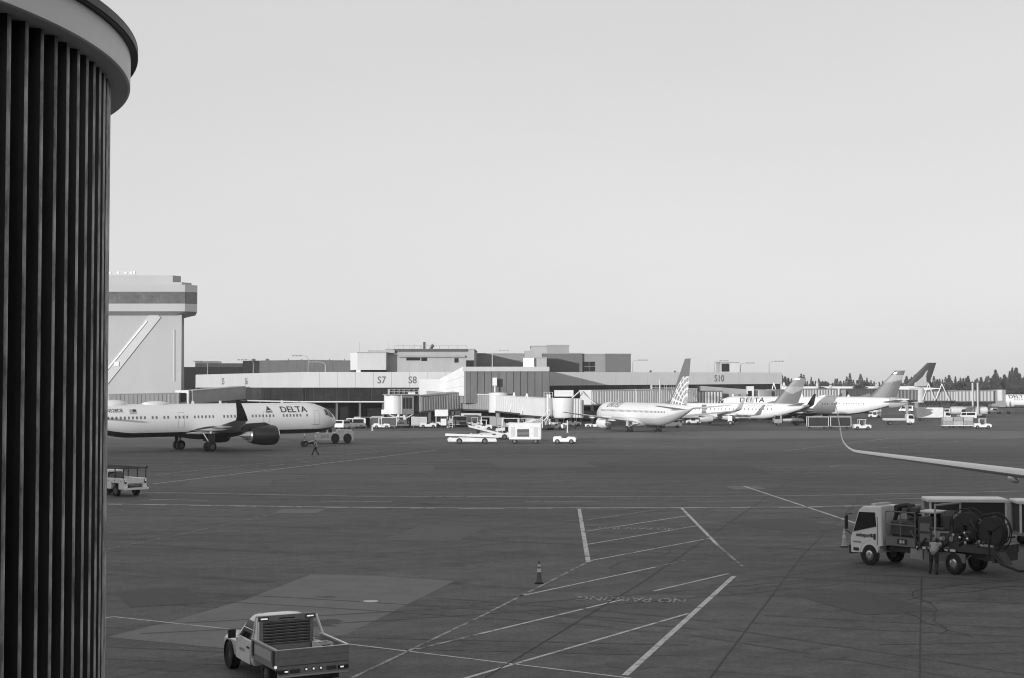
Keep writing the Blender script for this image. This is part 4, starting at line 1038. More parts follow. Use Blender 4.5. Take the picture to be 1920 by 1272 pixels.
MB().box((PX(927.5, 288.4), 288.4, 9.2), (.9, .5, 1.6)).build('docking_display', palebr, bb)
# bridge behind the centre jet
bc = thing('jet_bridge', 'pale ribbed jet bridge with two braces running behind the globe-tailed jet', 'jet bridge')
tunnel(bc, (PX(1098, 300), 300, 4.4), (PX(1180, 312), 312, 4.5), 3, 2.9, palebr, rib=.9)
tunnel(bc, (PX(1180, 312), 312, 4.3), (PX(1296, 332), 332, 4.6), 3.3, 3.1, palebr, rib=.9)
aframe(bc, 1088, 733, 299, 3.2, 4.5); aframe(bc, 1139, 732.5, 306, 2.9, 4.5)
rail(bc, PX(1222, 316), PX(1275, 316), 315, 319, 7.4, 1.2, 6); MB().tube((PX(1237, 314), 314, 4.5), (PX(1237, 314), 314, 9.8), .16, n=8).build('mast', grey5, bc)
for px in (1110, 1200, 1280): MB().tube((PX(px, 318), 318, 0), (PX(px, 318), 318, 4.4), .35, n=12).build('support_leg', grey3, bc)
MB().box((PX(1112, 300), 303, 2.2), (4.5, 3, 1.6)).build('drive_unit', darkbr, bc)
# gate S9-S10 bridge, seen over the regional jet
bd = thing('jet_bridge', 'jet bridge with white-barred side and metallic drum cab below the S10 sign', 'jet bridge')
tunnel(bd, (PX(1299, 335), 335, 4.1), (PX(1346, 340), 340, 4.1), 3, 3.0, greybr, rib=.95, ribmat=white, ribd=.2)
MB().box((PX(1370, 345), 347, 4.9), (PX(1398, 345) - PX(1346, 345), 9, 3.2)).build('link_room', greybr, bd)
for i, px in enumerate((1350, 1362, 1374, 1386)): MB().box((PX(px, 342.3), 342.35, 4.9), (.5, .12, 3.1)).build('link_panel', white if i % 2 == 0 else midpaint, bd)
m = MB(); wallseg(m, (PX(1314, 346), 346), (PX(1405, 346), 346), 6.3, 8.4, 2.5, None, 7.5); m.build('sloping_link', concd, bd)
m = MB(); m.lathe([(4.6, 3.3), (7.3, 3.3), (7.35, 3.1), (7.6, .05)], (PX(1424, 348), 350, 0), 'z', 32).build('drum_cab', gmat('drum_metal', .5, .3, .1, .8, metal=.6), bd, True, 40)
MB().tube((PX(1424, 348), 350, 0), (PX(1424, 348), 350, 4.6), .6, n=16).build('rotunda_column', concd, bd)
MB().box((PX(1407, 344), 345, 6.5), (1.6, 2, 3.6)).build('cab_door_frame', palebr, bd)
MB().box((PX(1407, 343), 343.95, 6.1), (.9, .1, 2.2)).build('cab_door', voidm, bd)
for px in (1320, 1372): MB().tube((PX(px, 342), 342, 0), (PX(px, 342), 342, 4.1), .35, n=12).build('support_leg', grey3, bd)
aframe(bd, 1451, 718, 352, 1.0, 5.4); aframe(bd, 1470, 717.5, 355, 1.1, 5.4)
tunnel(bd, (PX(1444, 352), 352, 4.6), (PX(1478, 356), 356, 4.6), 2.8, 2.8, greybr, rib=.9)
be = thing('jet_bridge', 'pale ribbed jet bridge behind the white jet with the dark-tipped tail', 'jet bridge')
tunnel(be, (PX(1492, 358), 358, 5.0), (PX(1560, 366), 366, 5.0), 3, 2.6, greybr, rib=1.0, ribmat=palebr, ribd=.2)
MB().box((PX(1563, 367), 367, 6.2), (2.2, 3.2, 3.2)).build('cab', palebr, be)
MB().box((PX(1572, 367), 368, 6.0), (3.5, 3.2, 2.8)).build('cab_side', greybr, be)
for px, y0 in ((1532, 719), (1557, 722)): MB().tube((PX(px, 364), 364, 3), (PX(px, 364), 364, PZ(y0, 364)), .35, n=10).build('mast', grey5, be)
for px in (1500, 1540, 1566): MB().tube((PX(px, 365), 365, 0), (PX(px, 365), 365, 5), .35, n=12).build('support_leg', grey3, be)
tunnel(be, (PX(1578, 369), 369, 5.0), (PX(1640, 376), 376, 5.0), 3, 2.6, darkbr, rib=1.0, ribmat=darkbr)
bf = thing('jet_bridge', 'long ribbed jet bridge with white braces and pale roof reaching the distant jet', 'jet bridge')
tunnel(bf, (PX(1640, 378), 378, 4.9), (PX(1713, 381), 381, 4.6), 3.2, 2.7, darkbr, rib=1.0, ribmat=greybr, roof=palebr)
m = MB(); m.lathe([(4.0, 1.0), (4.0, 2.0), (7.6, 2.0), (8.0, 1.6), (8.3, .05)], (PX(1718, 382), 382, 0), 'z', 24).build('rotunda', palebr, bf, True, 40)
m = MB(); m.prism([(PX(1645, 379), 7.6), (PX(1690, 379), 8.35), (PX(1712, 379), 8.4), (PX(1722, 379), 7.7)], 379, 382.5).build('rotunda_roof', palebr, bf)
MB().tube((PX(1718, 382), 382, 0), (PX(1718, 382), 382, 4.2), .6, n=16).build('rotunda_column', concd, bf)
tunnel(bf, (PX(1727, 382), 382, 4.4), (PX(1785, 386), 386, 4.4), 2.8, 2.6, greybr, rib=.9, ribmat=palebr, ribd=.15)
tunnel(bf, (PX(1783, 386), 386, 4.2), (PX(1856, 390), 390, 4.2), 3.1, 2.9, greybr, rib=1.1, ribmat=palebr, ribd=.2)
aframe(bf, 1741, 719.5, 380, 1.6, 4.6); aframe(bf, 1766, 720, 381, 1.9, 4.4)
for px in (1823, 1832.5): MB().tube((PX(px, 386), 386, 0.3), (PX(px, 386), 386, PZ(718, 386)), .25, n=10).build('lift_column', grey5, bf)
MB().box((PX(1828, 386), 387, .7), (3, 4, .5)).build('wheel_frame', grey3, bf)
for k in (-1.6, 1.6): wheel(bf, PX(1828, 386), 387 + k, .5, .4)
MB().box((PX(1868, 392), 392, 5.1), (3.8, 3.4, 4.6)).build('cab', greybr, bf)
MB().box((PX(1872, 391), 391.5, 5.9), (1.3, 3.0, 3.0)).build('canopy', palebr, bf)
for px in (1650, 1700): MB().tube((PX(px, 380), 380, 0), (PX(px, 380), 380, 4.7), .4, n=12).build('support_leg', grey3, bf)
bg_ = thing('jet_bridge', 'grey covered jet bridge behind the towed jet sloping up to the S6 glazing', 'jet bridge')
tunnel(bg_, (PX(352, 322), 322, 4.3), (PX(452, 338), 338, 5.3), 3.2, 2.9, gmat('mid_bridge_panel', .36, .6, .12, .5), rib=0, roof=lightc)
MB().box((PX(345, 322), 322, 5.6), (3, 3.6, 3.6)).build('cab', palebr, bg_)
MB().box((PX(344, 320), 320.1, 5.8), (1.2, .1, 2.0)).build('cab_window', glassd, bg_)
for px in (335, 302, 296, 318): MB().tube((PX(px, 318), 318, 0), (PX(px, 318), 318, PZ(738 + random.uniform(-3, 4), 318)), .22, n=8).build('support_leg', grey3, bg_)
MB().tube((PX(430, 334), 334, 0), (PX(430, 334), 334, 5), .4, n=12).build('rotunda_column', concd, bg_)
tunnel(bg_, (PX(205, 316), 316, 3.6), (PX(338, 320), 320, 3.9), 3, 2.8, greybr, rib=.9)

# ================================================================== SMALL VEHICLES (local +x forward, origin on the ground at the centre)
def yaw_px(a, b): d = Vector(b) - Vector(a); return math.atan2(d.y, d.x)
def lamps(t, pts, mat=lampm, s=.12, name='lamp'):
    for p in pts: MB().box(p, (s*.5, s, s)).build(name, mat, t)
def pickup(label, loc, rz, paint=white, L=5.4, group=None, name='pickup_truck', rack=False):
    t = thing(name, label, 'pickup truck', loc, rz, group)
    MB().prism([(2.6, .45), (2.65, .8), (2.4, 1.0), (1.3, 1.08), (.75, 1.65), (.55, 1.75), (-.55, 1.75), (-.75, 1.1), (-2.6, 1.08), (-2.7, .5)], -.93, .93).build('body', paint, t)
    for sd in (1, -1):
        m = MB(); m.prism([(1.05, 1.12), (.66, 1.62), (-.45, 1.64), (-.55, 1.12)], sd*.945 - .01, sd*.945 + .01).build('side_window', glassd, t)
        for x in (1.65, -1.6): wheel(t, x, sd*.82, .38, .26)
    MB().add([(1.33, -.8, 1.1), (1.33, .8, 1.1), (.80, .75, 1.66), (.80, -.75, 1.66)], [(0, 1, 2, 3)]).build('windscreen', glassd, t)
    MB().box((-1.7, 0, 1.085), (1.7, 1.6, .02)).build('bed', darkst, t)
    MB().box((2.64, 0, .62), (.12, 1.5, .3)).build('grille', blackm, t)
    return t
def van(label, loc, rz, paint=white, group=None, h=1.9, L=4.6):
    t = thing('van', label, 'van', loc, rz, group); k = L/4.6
    MB().prism([(2.3*k, .35), (2.32*k, .85), (1.85*k, 1.15), (1.35*k, h - .08), (1.2*k, h), (-2.2*k, h), (-2.3*k, h - .2), (-2.3*k, .4)], -.9, .9).build('body', paint, t)
    for sd in (1, -1):
        m = MB(); m.prism([(1.6*k, 1.12), (1.28*k, h - .2), (.3*k, h - .2), (.3*k, 1.12)], sd*.91 - .01, sd*.91 + .01).build('side_window', glassd, t)
        m = MB(); m.prism([(.15*k, 1.12), (.15*k, h - .2), (-1.9*k, h - .2), (-1.9*k, 1.12)], sd*.91 - .01, sd*.91 + .01).build('side_window', glassd, t)
        for x in (1.4*k, -1.4*k): wheel(t, x, sd*.8, .33, .22)
    MB().add([(1.87*k, -.78, 1.17), (1.87*k, .78, 1.17), (1.39*k, .74, h - .14), (1.39*k, -.74, h - .14)], [(0, 1, 2, 3)]).build('windscreen', glassd, t)
    MB().box((-2.31*k, 0, 1.4), (.04, 1.4, .5)).build('rear_window', glassd, t)
    MB().box((2.33*k, 0, .55), (.1, 1.7, .22)).build('bumper', blackm, t)
    return t
def tug(label, loc, rz, paint=white, cab=True, group=None):
    t = thing('baggage_tug', label, 'baggage tug', loc, rz, group)
    MB().prism([(1.6, .3), (1.65, .75), (1.4, .95), (.5, 1.0), (.3, .8), (-.35, .8), (-.45, 1.05), (-1.5, 1.02), (-1.6, .85), (-1.6, .3)], -.72, .72).build('body', paint, t)
    for sd in (1, -1):
        for x in (1.0, -1.0): wheel(t, x, sd*.68, .33, .24)
    MB().box((-.2, 0, 1.0), (.5, 1.0, .35)).build('seat', blackm, t)
    MB().box((1.64, 0, .5), (.1, 1.2, .2)).build('bumper', blackm, t)
    if cab:
        m = MB()
        for x in (.62, -.55):
            for sd in (1, -1): m.tube((x, sd*.62, .8), (x - .06, sd*.6, 1.85), .045, n=6)
        m.build('cab_post', paint, t)
        MB().bbox((.0, 0, 1.9), (1.5, 1.4, .1), .03).build('cab_roof', paint, t)
        MB().box((.64, 0, 1.4), (.03, 1.15, .75)).build('windscreen', glassd, t)
    else:
        MB().path([(.45, .2, .95), (.3, .2, 1.25)], .03, 6).build('steering_column', blackm, t)
    return t
def cart(label, loc, rz, L=3.4, closed=True, group=None, roofm=white, curtain=darkst, h=2.1):
    t = thing('baggage_cart', label, 'baggage cart', loc, rz, group)
    MB().box((0, 0, .55), (L, 1.5, .14)).build('deck', grey3, t)
    m = MB()
    for x in (-L/2 + .05, L/2 - .05):
        for sd in (1, -1): m.box((x, sd*.7, (.6 + h)/2), (.1, .1, h - .6))
    m.build('post', roofm, t)
    MB().bbox((0, 0, h + .05), (L + .1, 1.6, .12), .05).build('roof', roofm, t)
    if closed:
        for sd in (1, -1):
            for k in range(2):
                MB().box(((k - .5)*(L - .2)/2, sd*.68, (.64 + h)/2), ((L - .3)/2, .04, h - .68)).build('curtain', curtain, t)
        for x in (-L/2 + .09, L/2 - .09): MB().box((x, 0, (.64 + h)/2), (.03, 1.26, h - .7)).build('end_panel', curtain, t)
    for sd in (1, -1):
        for x in (L*.36, -L*.36): wheel(t, x, sd*.6, .24, .16)
    MB().tube((L/2, 0, .4), (L/2 + .8, 0, .35), .05, n=6).build('tow_bar', darkst, t)
    return t
def flatbed(label, loc, rz, paint=white, group=None, box=None, tank=False, L=6.2):
    t = thing('service_truck', label, 'truck', loc, rz, group); x1 = L/2
    MB().prism([(x1, .5), (x1 + .03, 1.2), (x1 - .18, 2.15), (x1 - .4, 2.28), (x1 - 1.55, 2.28), (x1 - 1.6, .75), (x1 - 1.5, .5)], -.98, .98).build('cab', paint, t)
    for sd in (1, -1):
        m = MB(); m.prism([(x1 - .1, 1.3), (x1 - .26, 2.05), (x1 - 1.15, 2.08), (x1 - 1.2, 1.38)], sd*.99 - .01, sd*.99 + .01).build('side_window', glassd, t)
        wheel(t, x1 - .85, sd*.85, .40, .26); wheel(t, -x1 + 1.4, sd*.85, .40, .3)
        MB().box((x1 - .12, sd*1.15, 1.7), (.08, .2, .4)).build('mirror', blackm, t)
    MB().add([(x1 + .02, -.85, 1.28), (x1 + .02, .85, 1.28), (x1 - .165, .82, 2.1), (x1 - .165, -.82, 2.1)], [(0, 1, 2, 3)]).build('windscreen', glassd, t)
    MB().box((-.8, 0, .7), (L - 1.8, .9, .25)).build('chassis', darkst, t)
    MB().box((x1 + .02, 0, .55), (.1, 1.8, .25)).build('bumper', blackm, t)
    if box:
        MB().bbox((-.85, 0, .85 + box/2), (L - 1.8, 2.2, box), .06).build('cargo_box', paint, t)
        MB().box((-x1 + .03, 0, .85 + box/2), (.04, 1.9, box*.85)).build('rear_door', grey5, t)
    elif tank:
        m = MB(); m.lathe([(-x1 + .1, .3), (-x1 + .2, .85), (-x1 + .6, .98), (x1 - 2.4, .98), (x1 - 2.0, .85), (x1 - 1.9, .3)], (0, 0, 1.85), 'x', 20, cap=True).build('tank', paint, t, True, 50)
        MB().box((-.8, 0, .95), (L - 2.0, 1.6, .3)).build('saddle', grey3, t)
    else:
        MB().box((-.85, 0, 1.0), (L - 1.8, 2.1, .22)).build('flat_bed', grey3, t)
        for sd in (1, -1): MB().box((-.85, sd*1.04, 1.25), (L - 1.9, .05, .3)).build('side_board', grey5, t)
    return t
def beltloader(label, loc, rz, up=8, group=None, paint=white):
    t = thing('belt_loader', label, 'belt loader', loc, rz, group)
    MB().prism([(3.6, .35), (3.7, .75), (3.4, .95), (2.8, .8), (2.4, .8), (2.0, 1.0), (1.4, 1.05), (-2.6, .95), (-3.2, .8), (-3.3, .35)], -.95, -.2).build('body', paint, t)
    MB().prism([(3.6, .35), (3.7, .75), (3.2, .9), (-3.2, .8), (-3.3, .35)], -.2, .95).build('chassis', paint, t)
    for sd in (1, -1):
        for x in (2.0, -1.6): wheel(t, x, sd*.88, .42, .26)
    a = R_(up); m = MB(); c = Vector((.2, .25, 1.1))
    m.box(c, (7.6, .9, .2), ry=-a).build('conveyor', darkst, t)
    for sd in (1, -1): MB().box(c + Vector((0, sd*.5, .08)), (7.6, .08, .3), ry=-a).build('conveyor_rail', white, t)
    MB().box((2.3, -.55, 1.2), (.5, .5, .5)).build('seat', blackm, t)
    MB().path([(3.1, -.55, .9), (2.9, -.55, 1.35)], .04, 6).build('steering_column', blackm, t)
    MB().box((-2.9, -.6, 1.15), (.5, .5, .45)).build('engine_cover', darkst, t)
    return t
def gpu(label, loc, rz, w=4.6, h=2.3, group=None):
    t = thing('ground_power_unit', label, 'ground power unit', loc, rz, group)
    MB().bbox((0, 0, .6 + h/2), (w, 2.0, h), .06).build('housing', white, t)
    MB().box((-.25, -1.005, 1.55), (1.7, .04, 1.1)).build('louvre_panel', blackm, t)
    for k in range(6): MB().box((-.25, -1.035, 1.1 + k*.18), (1.66, .05, .05)).build('louvre_slat', grey3, t)
    for x in (-1.7, 1.55): MB().box((x, -1.005, 1.7), (.6, .03, 1.4)).build('access_door', grey5, t)
    MB().box((0, 0, .62 + h), (w + .15, 2.1, .12)).build('roof', white, t)
    for sd in (1, -1):
        for x in (-1.5, 1.5): wheel(t, x, sd*.8, .36, .24)
    MB().tube((w/2, 0, .5), (w/2 + 1.2, 0, .4), .06, n=6).build('tow_bar', darkst, t)
    MB().box((0, 0, .55), (w - .4, 1.4, .2)).build('chassis', darkst, t)
    return t
# pushback tractor at the towed jet's nose, with tow bar
ng = Vector((-40.5, 181.6, 0)) + Vector((math.cos(hd), math.sin(hd), 0))*16.9
pbp = G(627, 831.5); pb = thing('pushback_tractor', 'low white pushback tractor with arched wheel openings at the nose of the towed jet', 'pushback tractor', pbp, R_(8)); pb.scale = (1.05, 1.05, 1.22)
MB().prism([(2.55, .35), (2.6, 1.25), (2.35, 1.55), (.3, 1.62), (.15, 1.3), (-2.5, 1.25), (-2.6, .4)], -1.2, 1.2).build('body', white, pb)
for sd in (1, -1):
    for x in (1.75, .1):
        MB().lathe([(0, .02), (0, .55), (.03, .57)], (x, sd*1.205 - (.0 if sd > 0 else .03), .62), 'y', 20).build('wheel_arch', blackm, pb)
        wheel(pb, x, sd*1.04, .5, .32)
    MB().box((-1.3, sd*1.21, .85), (1.1, .03, .4)).build('side_locker', grey5, pb)
for x in (-.9, -2.1):
    for sd in (1, -1): MB().tube((x, sd*.8, 1.25), (x, sd*.8, 1.85), .05, n=6).build('guard_post', white, pb)
MB().box((-.6, -.5, 1.5), (.5, .6, .5)).build('seat', blackm, pb)
MB().box((-1.6, .3, 1.5), (.9, 1.2, .45)).build('engine_cover', darkst, pb)
lamps(pb, [(-2.62, .8, .9), (-2.62, -.8, .9)], name='tail_lamp')
tbp = Vector(pbp) + Vector((-2.7*math.cos(R_(8)), -2.7*math.sin(R_(8)), 0)); d = (ng - tbp)
tw_ = thing('tow_bar', 'thin steel tow bar linking the towed jet nose wheel to the pushback tractor', 'tow bar', tbp, math.atan2(d.y, d.x))
MB().tube((0, 0, .5), (d.length - .35, 0, .42), .09, n=8).build('bar', grey5, tw_)
MB().box((d.length*.5, 0, .25), (.5, .7, .3)).build('axle', darkst, tw_)
for sd in (1, -1): wheel(tw_, d.length*.5, sd*.45, .2, .12)
# centre group of ramp vehicles
beltloader('long white belt loader with driver seat standing alone on the open apron', G(888, 832.5), R_(180), 2)
beltloader('raised white belt loader parked behind the boxy power unit', G(925, 824.5), R_(188), 14)
gpu('white boxy ground power unit with dark louvres below the pale jet bridge', G(985, 832), R_(-4))
tug('small open white tug parked alone near the wingtip of the globe-tailed jet', G(1059, 832), R_(-8), cab=False)
tug('white cab tug beside the stair of the pale jet bridge', G(906, 807), R_(185))
tug('white tug with cab frame just behind the raised belt loader', G(944, 822), R_(30))
tug('white tug partly hidden below the pale bridge cab', G(1074, 800), R_(15)); tug('open white tug in front of the engine of the globe-tailed jet', G(1113, 803), R_(170), cab=False)
van('small white van parked behind the main gear of the globe-tailed jet', G(1256, 802), R_(0))
van('white van seen over the tractor with a dark windscreen', G(643, 805), R_(75), h=1.75, L=4.0)
van('white minibus parked under the concourse facing the towed jet nose', G(663, 803.5), R_(190), h=2.0)
cart('grey closed baggage cart under the concourse next to the minibus', G(680, 803), R_(0), 3.2, curtain=greybr, group='carts under the concourse')
cart('dark curtained baggage cart under the concourse with a long white roof', G(698, 803), R_(0), 4.6, group='carts under the concourse')
tug('white cab tug between curtained carts under the S8 bridge', G(716, 804), R_(0))
cart('empty framed cart under the S8 bridge beside its scissor legs', G(730, 804), R_(0), 3.0, closed=True, group='carts under the concourse')
cart('pale grey closed cart under the ribbed S8 tunnel', G(786, 803), R_(0), 3.0, curtain=lightpaint, group='carts under the concourse')
tug('low white tug under the ribbed S8 tunnel', G(802, 803), R_(10), cab=False)
cart('white-roofed empty cart behind the raised belt loader', G(957, 806), R_(5), 3.2, closed=False)
cart('pale curtained cart below the stair of the pale jet bridge', G(1003, 808), R_(-5), 3.0, curtain=grey3)
tug('white tug with roof parked below the pale tunnel near the stair', G(978, 803), R_(20)); tug('open white tug right beside the bridge wheel frame', G(1043, 806), R_(160), cab=False)
beltloader('white belt loader under the pale tunnel with its conveyor tilted to the jet', G(965, 812), R_(10), 18)
flatbed('white catering truck parked in the dark under the concourse by the wedge wall', G(876, 800), R_(180), box=1.9, L=6.0, paint=grey5)
cart('dark curtained cart in the gloom below the fixed link', G(862, 801), R_(0), 3.0, group='carts under the concourse')
van('grey van parked below the concourse beside the dark clad block', G(1025, 801), R_(170), paint=lightpaint)
cart('dark cart parked under the wing of the regional jet', G(1322, 795), R_(4), 3.2); tug('white tug under the forward fuselage of the regional jet', G(1300, 796), R_(175))
cart('grey cart standing under the white jet with the dark belly', G(1560, 786), R_(0), 3.0, curtain=greybr); tug('white tug under the tail of the white jet with the dark belly', G(1640, 784), R_(170))
rs2 = random.Random(9)
for k, (px, py) in enumerate(((692, 800), (708, 799), (740, 800.5), (756, 800), (770, 801), (812, 800), (838, 799), (852, 799.5), (890, 801), (915, 802), (932, 804), (950, 801), (990, 802), (1012, 803), (1052, 803))):
    if k % 3 == 2: tug('small ramp tug among the carts parked along the concourse foot', G(px, py), R_(rs2.uniform(-20, 20)), cab=k % 2 == 0, paint=(grey5, white)[k % 2], group='tugs along the concourse foot')
    else: cart('boxy ramp cart parked along the concourse foot', G(px, py), R_(rs2.uniform(-8, 8)), rs2.uniform(2.4, 3.4), closed=k % 4 != 1, roofm=(white, grey5, grey3)[k % 3], curtain=(blackm, darkst, greybr, grey3)[k % 4], h=rs2.uniform(1.7, 2.2), group='carts along the concourse foot')
# service tower, ladder and box under the link
sv = thing('equipment_cabinet', 'white equipment cabinet raised over a smaller one beside a step ladder', 'cabinet', G(828, 803))
MB().box((0, 0, 3.0), (2.6, 1.6, 1.3)).build('upper_cabinet', white, sv); MB().box((.4, 0, 1.2), (1.1, 1.2, 1.3)).build('lower_cabinet', white, sv)
for x in (-1.1, 1.1): MB().tube((x, .4, 0), (x, .4, 2.4), .1, n=8).build('leg', grey5, sv)
ld = thing('step_ladder', 'narrow white step ladder standing beside the raised equipment cabinet', 'ladder', G(845, 803))
m = MB()
for x in (-.35, .35): m.tube((x, 0, 0), (x*.8, .6, 2.4), .05, n=6); m.tube((x, 1.3, 0), (x*.8, .6, 2.4), .05, n=6)
m.build('frame', white, ld)
for k in range(6): MB().box((0, .05 + .1*k, .3 + k*.38), (.62, .2, .05)).build('tread', white, ld)
# right-hand group
pickup('white pickup parked under the tail of the regional jet', G(1502, 793), R_(180))
flatbed('low dark flatbed truck with lit lamps under the regional jet', G(1478, 798), R_(180), paint=grey3)
bl_ = flatbed
for i, px in enumerate((1533, 1575)):
    cart(('black curtained cart with white frame, farther from the tug behind the tall winglet', 'black curtained cart with white frame, right behind the tall winglet')[i], G(px, 805), R_(0), 4.0, curtain=blackm, h=2.3, group='framed carts')
tug('white cab tug at the head of the two white-framed carts', G(1616, 806), R_(0))
flatbed('white cab-over flatbed truck with tilted rear board alone on the apron', G(1684, 797), R_(-4), L=6.4)
flatbed('white box truck with a sloping nose beyond the flatbed truck', G(1748, 790), R_(0), box=2.4, L=8.2)
flatbed('white tanker truck standing under the braces of the long ribbed bridge', G(1795, 782), R_(180), tank=True, L=7.5, group='tankers')
flatbed('white tanker truck standing by the lift columns near the distant jet', G(1826, 782), R_(180), tank=True, L=7.5, group='tankers')
van('white van behind the loaded pallet dollies', G(1812, 787), R_(180)); van('pale van parked behind the grey tail cone', G(1700, 773), R_(150), h=2.1)
pickup('white pickup parked below the nose of the distant jet', G(1863, 776), R_(0), L=5.4)
tug('white cab tug leading the loaded pallet dollies', G(1842, 804), R_(-10))
for i in range(3):
    g = G(1776 + i*19, 803); dl = thing('cargo_dolly', ('low pallet dolly with wrapped crates, last of the three', 'low pallet dolly with wrapped crates, middle of the three', 'low pallet dolly with wrapped crates, next to the leading tug')[i], 'cargo dolly', g, R_(-3), 'loaded pallet dollies')
    MB().box((0, 0, .5), (2.1, 1.8, .15)).build('deck', white, dl)
    for sd in (1, -1):
        for x in (-.7, .7): wheel(dl, x, sd*.7, .22, .16)
    MB().tube((1.05, 0, .4), (2.0, 0, .4), .05, n=6).build('tow_bar', darkst, dl)
    for k in range(2):
        ct = thing('wrapped_crate', ('grey', 'pale')[k] + ' wrapped freight crate, ' + ('lower', 'upper')[k] + ' one on the ' + ('last', 'middle', 'first')[i] + ' pallet dolly', 'crate', (g.x, g.y, .58 + k*.82), R_(-3 + k*2))
        MB().bbox((0, 0, .40), (1.9 - k*.1, 1.6, .79), .05).build('carton', lightpaint if (i + k) % 2 else gmat('wrap_grey', .3, .4, .2, 2), ct)
        for x in (-.5, .5): MB().box((x, 0, .40), (.06, 1.63, .80)).build('strap', grey3, ct)
for i, (px, py, rz) in enumerate(((1635, 776, 10), (1545, 790, 0))):
    pickup(('pale pickup parked beyond the banded tail', 'white pickup standing under the wing of the jet with the dark-tipped tail')[i], G(px, py), R_(rz))

# ================================================================== NEAR FLATBED PICKUP
def oct_ring(x0, x1, hw, z, c=.12):
    return [Vector(p) for p in ((x0 + c, -hw, z), (x1 - c*1.6, -hw, z), (x1, -hw + c*1.6, z), (x1, hw - c*1.6, z), (x1 - c*1.6, hw, z), (x0 + c, hw, z), (x0, hw - c, z), (x0, -hw + c, z))]
def side_quad(b, tp, u0, u1, v0, v1, sd, o=.012):   # quad on the greenhouse side between base line b=(x0,x1,hw,z) and top line tp
    def p(u, v):
        x0 = b[0] + (tp[0] - b[0])*v; x1 = b[1] + (tp[1] - b[1])*v
        return Vector((x0 + (x1 - x0)*u, sd*(b[2] + (tp[2] - b[2])*v + o), b[3] + (tp[3] - b[3])*v))
    q = [p(u0, v0), p(u1, v0), p(u1, v1), p(u0, v1)]
    return q if sd < 0 else q[::-1]
fp = thing('flatbed_pickup', 'white single-cab pickup with aluminium tray bed, louvred headboard and lit tail lamps', 'pickup truck', (-6.44, 39.77, 0), R_(118))
carw = gmat('car_white_paint', .80, .3, .05, 1.2, coat=.4)
alu = gmat('dull_aluminium', .27, .5, .15, 5, metal=.35, stretch=(1, 1, 3))
alul = gmat('bright_aluminium_edge', .6, .35, .1, 5, metal=.5)
m = MB()
def brg(x, zb, zt, hw, c=.10):                     # body cross-section
    return [Vector(p) for p in ((x, -hw + c*.6, zb), (x, -hw, zb + c), (x, -hw, zt - c*1.6), (x, -hw + c*1.6, zt), (x, hw - c*1.6, zt), (x, hw, zt - c*1.6), (x, hw, zb + c), (x, hw - c*.6, zb))]
m.loft([brg(*q) for q in ((-.42, .42, 1.02, .90), (.0, .40, 1.03, .92), (1.1, .40, 1.03, .92), (1.35, .40, 1.02, .91), (2.2, .42, .97, .89), (2.5, .45, .90, .85), (2.6, .5, .78, .78))])
m.build('body', carw, fp, True, 35)
gb, gt = (-.42, 1.42, .86, 1.0), (-.28, .62, .70, 1.64)
m = MB(); m.loft([oct_ring(gb[0], gb[1], gb[2], gb[3]), oct_ring(-.36, 1.0, .79, 1.33), oct_ring(gt[0], gt[1], gt[2], gt[3] - .03), oct_ring(gt[0] + .06, gt[1] - .08, gt[2] - .07, gt[3] + .05), oct_ring(gt[0] + .2, gt[1] - .25, gt[2] - .25, gt[3] + .075)])
m.build('cab_roof', carw, fp, True, 50)
for sd in (1, -1):
    w = MB(); w.add(side_quad(gb, gt, .22, .80, .10, .86, sd), [(0, 1, 2, 3)]).build('side_window', glassd, fp)
    dr = MB().box((.42, sd*.928, .72), (1.22, .02, .56)).build('door', carw, fp)
    MB().box((-.08, sd*.945, .88), (.18, .04, .05)).build('handle', blackm, dr)
    text_part('lettering', 'AIRPORT', .13, signm, fp, (.45, sd*.942, .70), (math.pi/2, 0, 0 if sd < 0 else math.pi))
    mi = MB().box((1.05, sd*1.06, 1.10), (.12, .2, .24)).build('mirror', blackm, fp)
    MB().lathe([(0, .02), (0, .40), (.05, .41)], (1.72, sd*.915 - (0 if sd > 0 else .04), .42), 'y', 24).build('wheel_arch', blackm, fp)
    wheel(fp, 1.72, sd*.80, .37, .25); wheel(fp, -1.45, sd*.78, .37, .25)
    MB().box((2.57, sd*.62, .72), (.08, .28, .18)).build('headlamp', grey5, fp)
MB().add([(gb[1] - .04, -.72, 1.06), (gb[1] - .04, .72, 1.06), (gt[1] + .045, .60, 1.58), (gt[1] + .045, -.60, 1.58)], [(0, 1, 2, 3)]).build('windscreen', glassd, fp)
MB().add([(gb[0] + .005, .66, 1.10), (gb[0] + .005, -.66, 1.10), (gt[0] - .03, -.55, 1.55), (gt[0] - .03, .55, 1.55)], [(0, 1, 2, 3)]).build('rear_window', glassd, fp)
MB().box((.9, 0, .42), (3.2, 1.3, .16)).build('chassis', darkst, fp); MB().box((-1.5, 0, .5), (2.2, .9, .2)).build('rear_chassis', darkst, fp)
